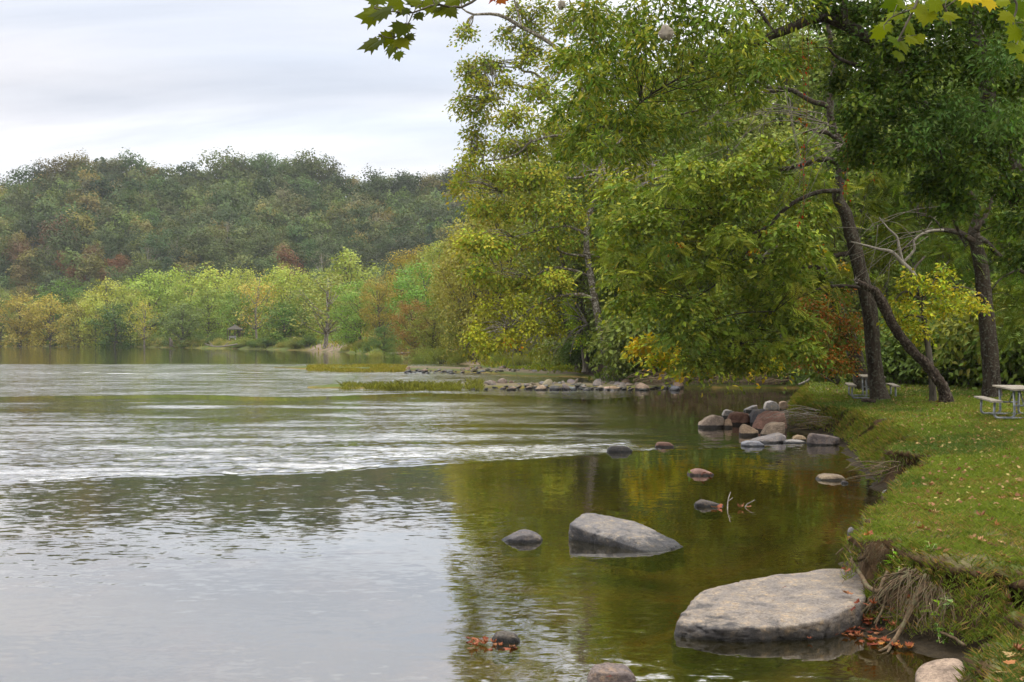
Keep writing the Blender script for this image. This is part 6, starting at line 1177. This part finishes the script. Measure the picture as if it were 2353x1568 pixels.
scatter(lm, MAPLE, np.stack([x, y, z + .04], -1), R.randn(len(x), 3) * .5 + [0, 0, 1], R.randn(len(x), 3), .035 + .035 * R.rand(len(x)) ** 2 + .0006 * y, np.array([C('a08058', '8a6444', 'b09660', 'b0a05c', '7a5234', k=.8)[R.randint(5)] for _ in range(len(x))]))
tag(lm.build('leaf_litter', M_DRY), 'small tan fallen leaves strewn over the far lawn under the trees', 'leaves', kind='stuff')
# broad-leaved weeds in the hollow of the bank
def weed(px, py, z, h, nlv, ll, col, lab, seed, wide=LEAFN):
    r = RNG(seed); b = hitp(px, py + 8, 0); sm_ = MB(); lm_ = MB()
    for s in range(2):
        tip = b + [r.randn() * .04, r.randn() * .04, h * (.7 + .4 * r.rand())]; limb(sm_, [b, (b + tip) / 2 + r.randn(3) * .01, tip], .003, .0015, 5, 4)
        t_ = .15 + .85 * r.rand(nlv); pos = b + (tip - b) * t_[:, None]; a = r.rand(nlv) * 6.3; tv = np.stack([np.cos(a), np.sin(a), .5 + .4 * r.randn(nlv)], -1)
        scatter(lm_, wide, pos, np.array([0, 0, 1.]) + r.randn(nlv, 3) * .3, tv, ll * (.6 + .6 * r.rand(nlv)), np.array([col]) * (.7 + .5 * r.rand(nlv, 1)))
    e = empty('weed', b); tag(e, lab, 'plant'); sm_.build('stem', M_GRASS, e, b); lm_.build('leaves', M_LEAF_NEAR, e, b)
weed(2052, 1292, .45, .16, 12, .13, srgb('6f9a34'), 'bright green long-leaved weed above the hooked root', 1)
weed(2070, 1318, .5, .12, 16, .05, srgb('6d8a5a'), 'grey-green leafy weed beside the upper slanting root', 2, LEAF)
weed(2110, 1275, .62, .10, 22, .05, srgb('7f9a70'), 'patch of pale small-leaved weed on the crest over the roots', 3, LEAF)
weed(2135, 1262, .66, .10, 22, .05, srgb('7a9668'), 'small-leaved weed on the crest, to the right of the pale patch', 4, LEAF)
weed(2018, 1305, .4, .12, 18, .05, srgb('5d7a44'), 'low green weed on the ledge behind the hooked root', 5, LEAF)
weed(2160, 1470, .2, .16, 14, .07, srgb('5a7a44'), 'small dark green plant at the bank foot above the tan boulder', 6, LEAF)
weed(2150, 1412, .35, .18, 7, .12, srgb('7fa03a'), 'single broad-leaved green weed on the bank wall', 7)
weed(2175, 1390, .5, .14, 12, .07, srgb('7d977a'), 'grey-leaved weed on the bank wall near its top', 8, LEAF)

# ------------------------------------------------------------------ picnic tables
M_WOOD, t, o = mat('weathered_wood')
tcw = N(t, 'ShaderNodeTexCoord'); mp = N(t, 'ShaderNodeMapping'); mp.inputs['Scale'].default_value = (14, 1.2, 14); LK(t, tcw.outputs['Object'], mp.inputs[0])
nw = N(t, 'ShaderNodeTexNoise', inp={'Scale': 2.4, 'Detail': 6.0, 'Roughness': .65}); LK(t, mp.outputs[0], nw.inputs['Vector'])
nw2 = N(t, 'ShaderNodeTexNoise', inp={'Scale': 5.0, 'Detail': 3.0}); LK(t, tcw.outputs['Object'], nw2.inputs['Vector'])
cw = ramp(t, nw.outputs[0], [(.32, (.15, .125, .095)), (.68, (.36, .32, .25))]); cw = mixc(t, ramp(t, nw2.outputs[0], [(.5, 0.), (.7, .6)]), cw, (.14, .13, .11))
pb = N(t, 'ShaderNodeBsdfPrincipled', inp={'Roughness': .85}); LK(t, cw, pb.inputs['Base Color']); bb = N(t, 'ShaderNodeBump', inp={'Strength': .4, 'Distance': .01}); LK(t, nw.outputs[0], bb.inputs['Height']); LK(t, bb.outputs[0], pb.inputs['Normal']); LK(t, pb.outputs[0], o.inputs[0])
M_GALV, t, o = mat('galvanised_steel')
g_ = N(t, 'ShaderNodeNewGeometry'); nw = N(t, 'ShaderNodeTexNoise', inp={'Scale': 9.0, 'Detail': 4.0}); LK(t, g_.outputs['Position'], nw.inputs['Vector'])
pb = N(t, 'ShaderNodeBsdfPrincipled', inp={'Roughness': .55, 'Metallic': .35}); LK(t, ramp(t, nw.outputs[0], [(.35, (.13, .14, .15)), (.65, (.30, .31, .33))]), pb.inputs['Base Color']); LK(t, pb.outputs[0], o.inputs[0])
def plank(mb, x, z, w_, th, L, y0=0):
    e = .006; prof = [(-w_ / 2 + e, -th / 2), (w_ / 2 - e, -th / 2), (w_ / 2, -th / 2 + e), (w_ / 2, th / 2 - e), (w_ / 2 - e, th / 2), (-w_ / 2 + e, th / 2), (-w_ / 2, th / 2 - e), (-w_ / 2, -th / 2 + e)]
    v = [[x + a, y0 + s * L / 2, z + b] for s in (-1, 1) for a, b in prof]; f = np.array([[k, (k + 1) % 8, 8 + (k + 1) % 8, 8 + k] for k in range(8)]); mb.add(v, [f[:, ::-1], np.array([[0, 1, 2, 3, 4, 5, 6, 7]]), np.array([[15, 14, 13, 12, 11, 10, 9, 8]])])
def bend(mb, pts, r_=.030):
    q = []; p = np.array(pts, float)
    for k in range(len(p)):
        if 0 < k < len(p) - 1:
            a = p[k] + nrm(p[k - 1] - p[k]) * min(.13, .45 * np.linalg.norm(p[k - 1] - p[k])); b = p[k] + nrm(p[k + 1] - p[k]) * min(.13, .45 * np.linalg.norm(p[k + 1] - p[k]))
            for t_ in np.linspace(0, 1, 7): q.append(a * (1 - t_) ** 2 + 2 * p[k] * t_ * (1 - t_) + b * t_ ** 2)
        else: q.append(p[k])
    tube(mb, np.array(q), r_, 12)
def picnic(label, loc, rz, L=2.44):
    e = empty('picnic_table', loc, rz); tag(e, label, 'picnic table', 'picnic tables on the lawn'); mb = MB()
    for k in range(3): plank(mb, -.245 + .245 * k, .752, .236, .045, L)
    mb.build('tabletop', M_WOOD, None).parent = e
    for s in (-1, 1): mb = MB(); plank(mb, s * .70, .452, .25, .045, L); o_ = mb.build('seat', M_WOOD, None); o_.parent = e
    for s in (-1, 1):
        y = s * (L / 2 - .38); mb = MB()
        bend(mb, [(-.70, y, .425), (-.72, y, .030), (-.15, y, .030)]); bend(mb, [(.70, y, .425), (.72, y, .030), (.15, y, .030)])
        bend(mb, [(-.24, y + .061, .725), (-.22, y + .061, .030), (-.55, y + .061, .030)]); bend(mb, [(.24, y + .061, .725), (.22, y + .061, .030), (.55, y + .061, .030)]); bend(mb, [(-.16, y, .030), (.16, y, .030)])
        tube(mb, np.array([[-.23, y + .061, .34], [.23, y + .061, .34]]), .022, 8)
        boxm(mb, (0, y, .715), (.66, .05, .03)); boxm(mb, (-.70, y, .42), (.22, .05, .02)); boxm(mb, (.70, y, .42), (.22, .05, .02))
        o_ = mb.build('frame', M_GALV, None); o_.parent = e
        mb = MB(); tube(mb, np.array([[0, y + .061, .34], [0, s * .28, .70]]), .018, 8); o_ = mb.build('brace', M_GALV, None); o_.parent = e
    return e
def tz(x, y): return float(HT(np.array([x]), np.array([y]))[0])
picnic('nearer wooden picnic table cut off by the right photo edge', (12.92, 29.1, tz(12.9, 29.1) + .01), math.radians(-12))
picnic('farther wooden picnic table standing behind the leaning walnut trunk', (12.52, 39.6, tz(12.5, 39.6) + .01), math.radians(-13))
pxtube('log', 'short dark rotten log lying in the grass by the walnut trunk', [[(1980, 920, 3.5), (1995, 921, 4.5), (2012, 923, 4)]], 36.8, M_BARK_DEAD, 'log')

# ------------------------------------------------------------------ pavilion and bench on the far bank
D = 318.; x = (540 - CX) / F * D; zb = tz(x, D); e = empty('pavilion', (x, D, zb), .3); tag(e, 'small open pavilion with a hipped grey roof among the far trees', 'pavilion')
zt = CAMZ + (HY - 757) / F * D - zb; zr = CAMZ + (HY - 747) / F * D - zb
mb = MB(); nS = 8; a = np.arange(nS) / nS * 6.2832; v = [[math.cos(q) * 2.3, math.sin(q) * 2.3, zt] for q in a] + [[math.cos(q) * .5, math.sin(q) * .5, zr - .25] for q in a] + [[0, 0, zr + .1]] + [[math.cos(q) * 2.3, math.sin(q) * 2.3, zt - .15] for q in a] + [[0, 0, zt - .1]]
f4 = np.array([[k, (k + 1) % 8, 8 + (k + 1) % 8, 8 + k] for k in range(8)] + [[17 + k, 17 + (k + 1) % 8, (k + 1) % 8, k] for k in range(8)]); f3 = np.array([[8 + k, 8 + (k + 1) % 8, 16] for k in range(8)] + [[17 + (k + 1) % 8, 17 + k, 25] for k in range(8)])
mb.add(v, [f4, f3], (.075, .068, .055)); mb.build('roof', M_GROUND).parent = e
for k in range(8): mb = MB(); boxm(mb, (math.cos(a[k]) * 2.0, math.sin(a[k]) * 2.0, (zt - .15) / 2), (.14, .14, zt - .1), None, (.10, .07, .05)); mb.build('post', M_GROUND).parent = e
for k in range(8):
    if k != 6: mb = MB(); q = (np.array([math.cos(a[k]), math.sin(a[k])]) + np.array([math.cos(a[k] + .7854), math.sin(a[k] + .7854)])) * 1.0; th = a[k] + .3927 + math.pi / 2; Rm = np.array([[math.cos(th), -math.sin(th), 0], [math.sin(th), math.cos(th), 0], [0, 0, 1]]); boxm(mb, (q[0], q[1], .75), (1.40, .06, .10), Rm, (.20, .14, .10)); mb.build('railing', M_GROUND).parent = e
D = 306.; x = (534 - CX) / F * D; z0 = CAMZ + (HY - 773) / F * D; e = empty('bench', (x, D, max(tz(x, D), z0 - 1.0)), 0); tag(e, 'small pale bench below the pavilion on the far bank', 'bench')
mb = MB(); boxm(mb, (0, 0, .5), (2.0, .4, .07), None, (.22, .22, .2)); mb.build('seat', M_GROUND).parent = e
mb = MB(); boxm(mb, (0, .2, .85), (2.0, .06, .45), None, (.22, .22, .2)); mb.build('backrest', M_GROUND).parent = e
for s in (-1, 1): mb = MB(); boxm(mb, (s * .8, 0, .23), (.08, .38, .46), None, (.5, .5, .5)); mb.build('leg', M_GROUND).parent = e
#@@HAZE
# ------------------------------------------------------------------ haze over the valley
hz = MB(); boxm(hz, (-150, 420, 86), (1900, 1500, 182)); M_HAZE = bpy.data.materials.new('haze'); M_HAZE.use_nodes = True; t = M_HAZE.node_tree; t.nodes.clear()
pv = N(t, 'ShaderNodeVolumePrincipled', inp={'Density': .00011, 'Color': (.86, .92, 1.0, 1), 'Anisotropy': .2}); o = N(t, 'ShaderNodeOutputMaterial'); LK(t, pv.outputs[0], o.inputs['Volume'])
tag(hz.build('haze', M_HAZE), 'thin moist air between the camera and the far hill', 'haze', kind='stuff')
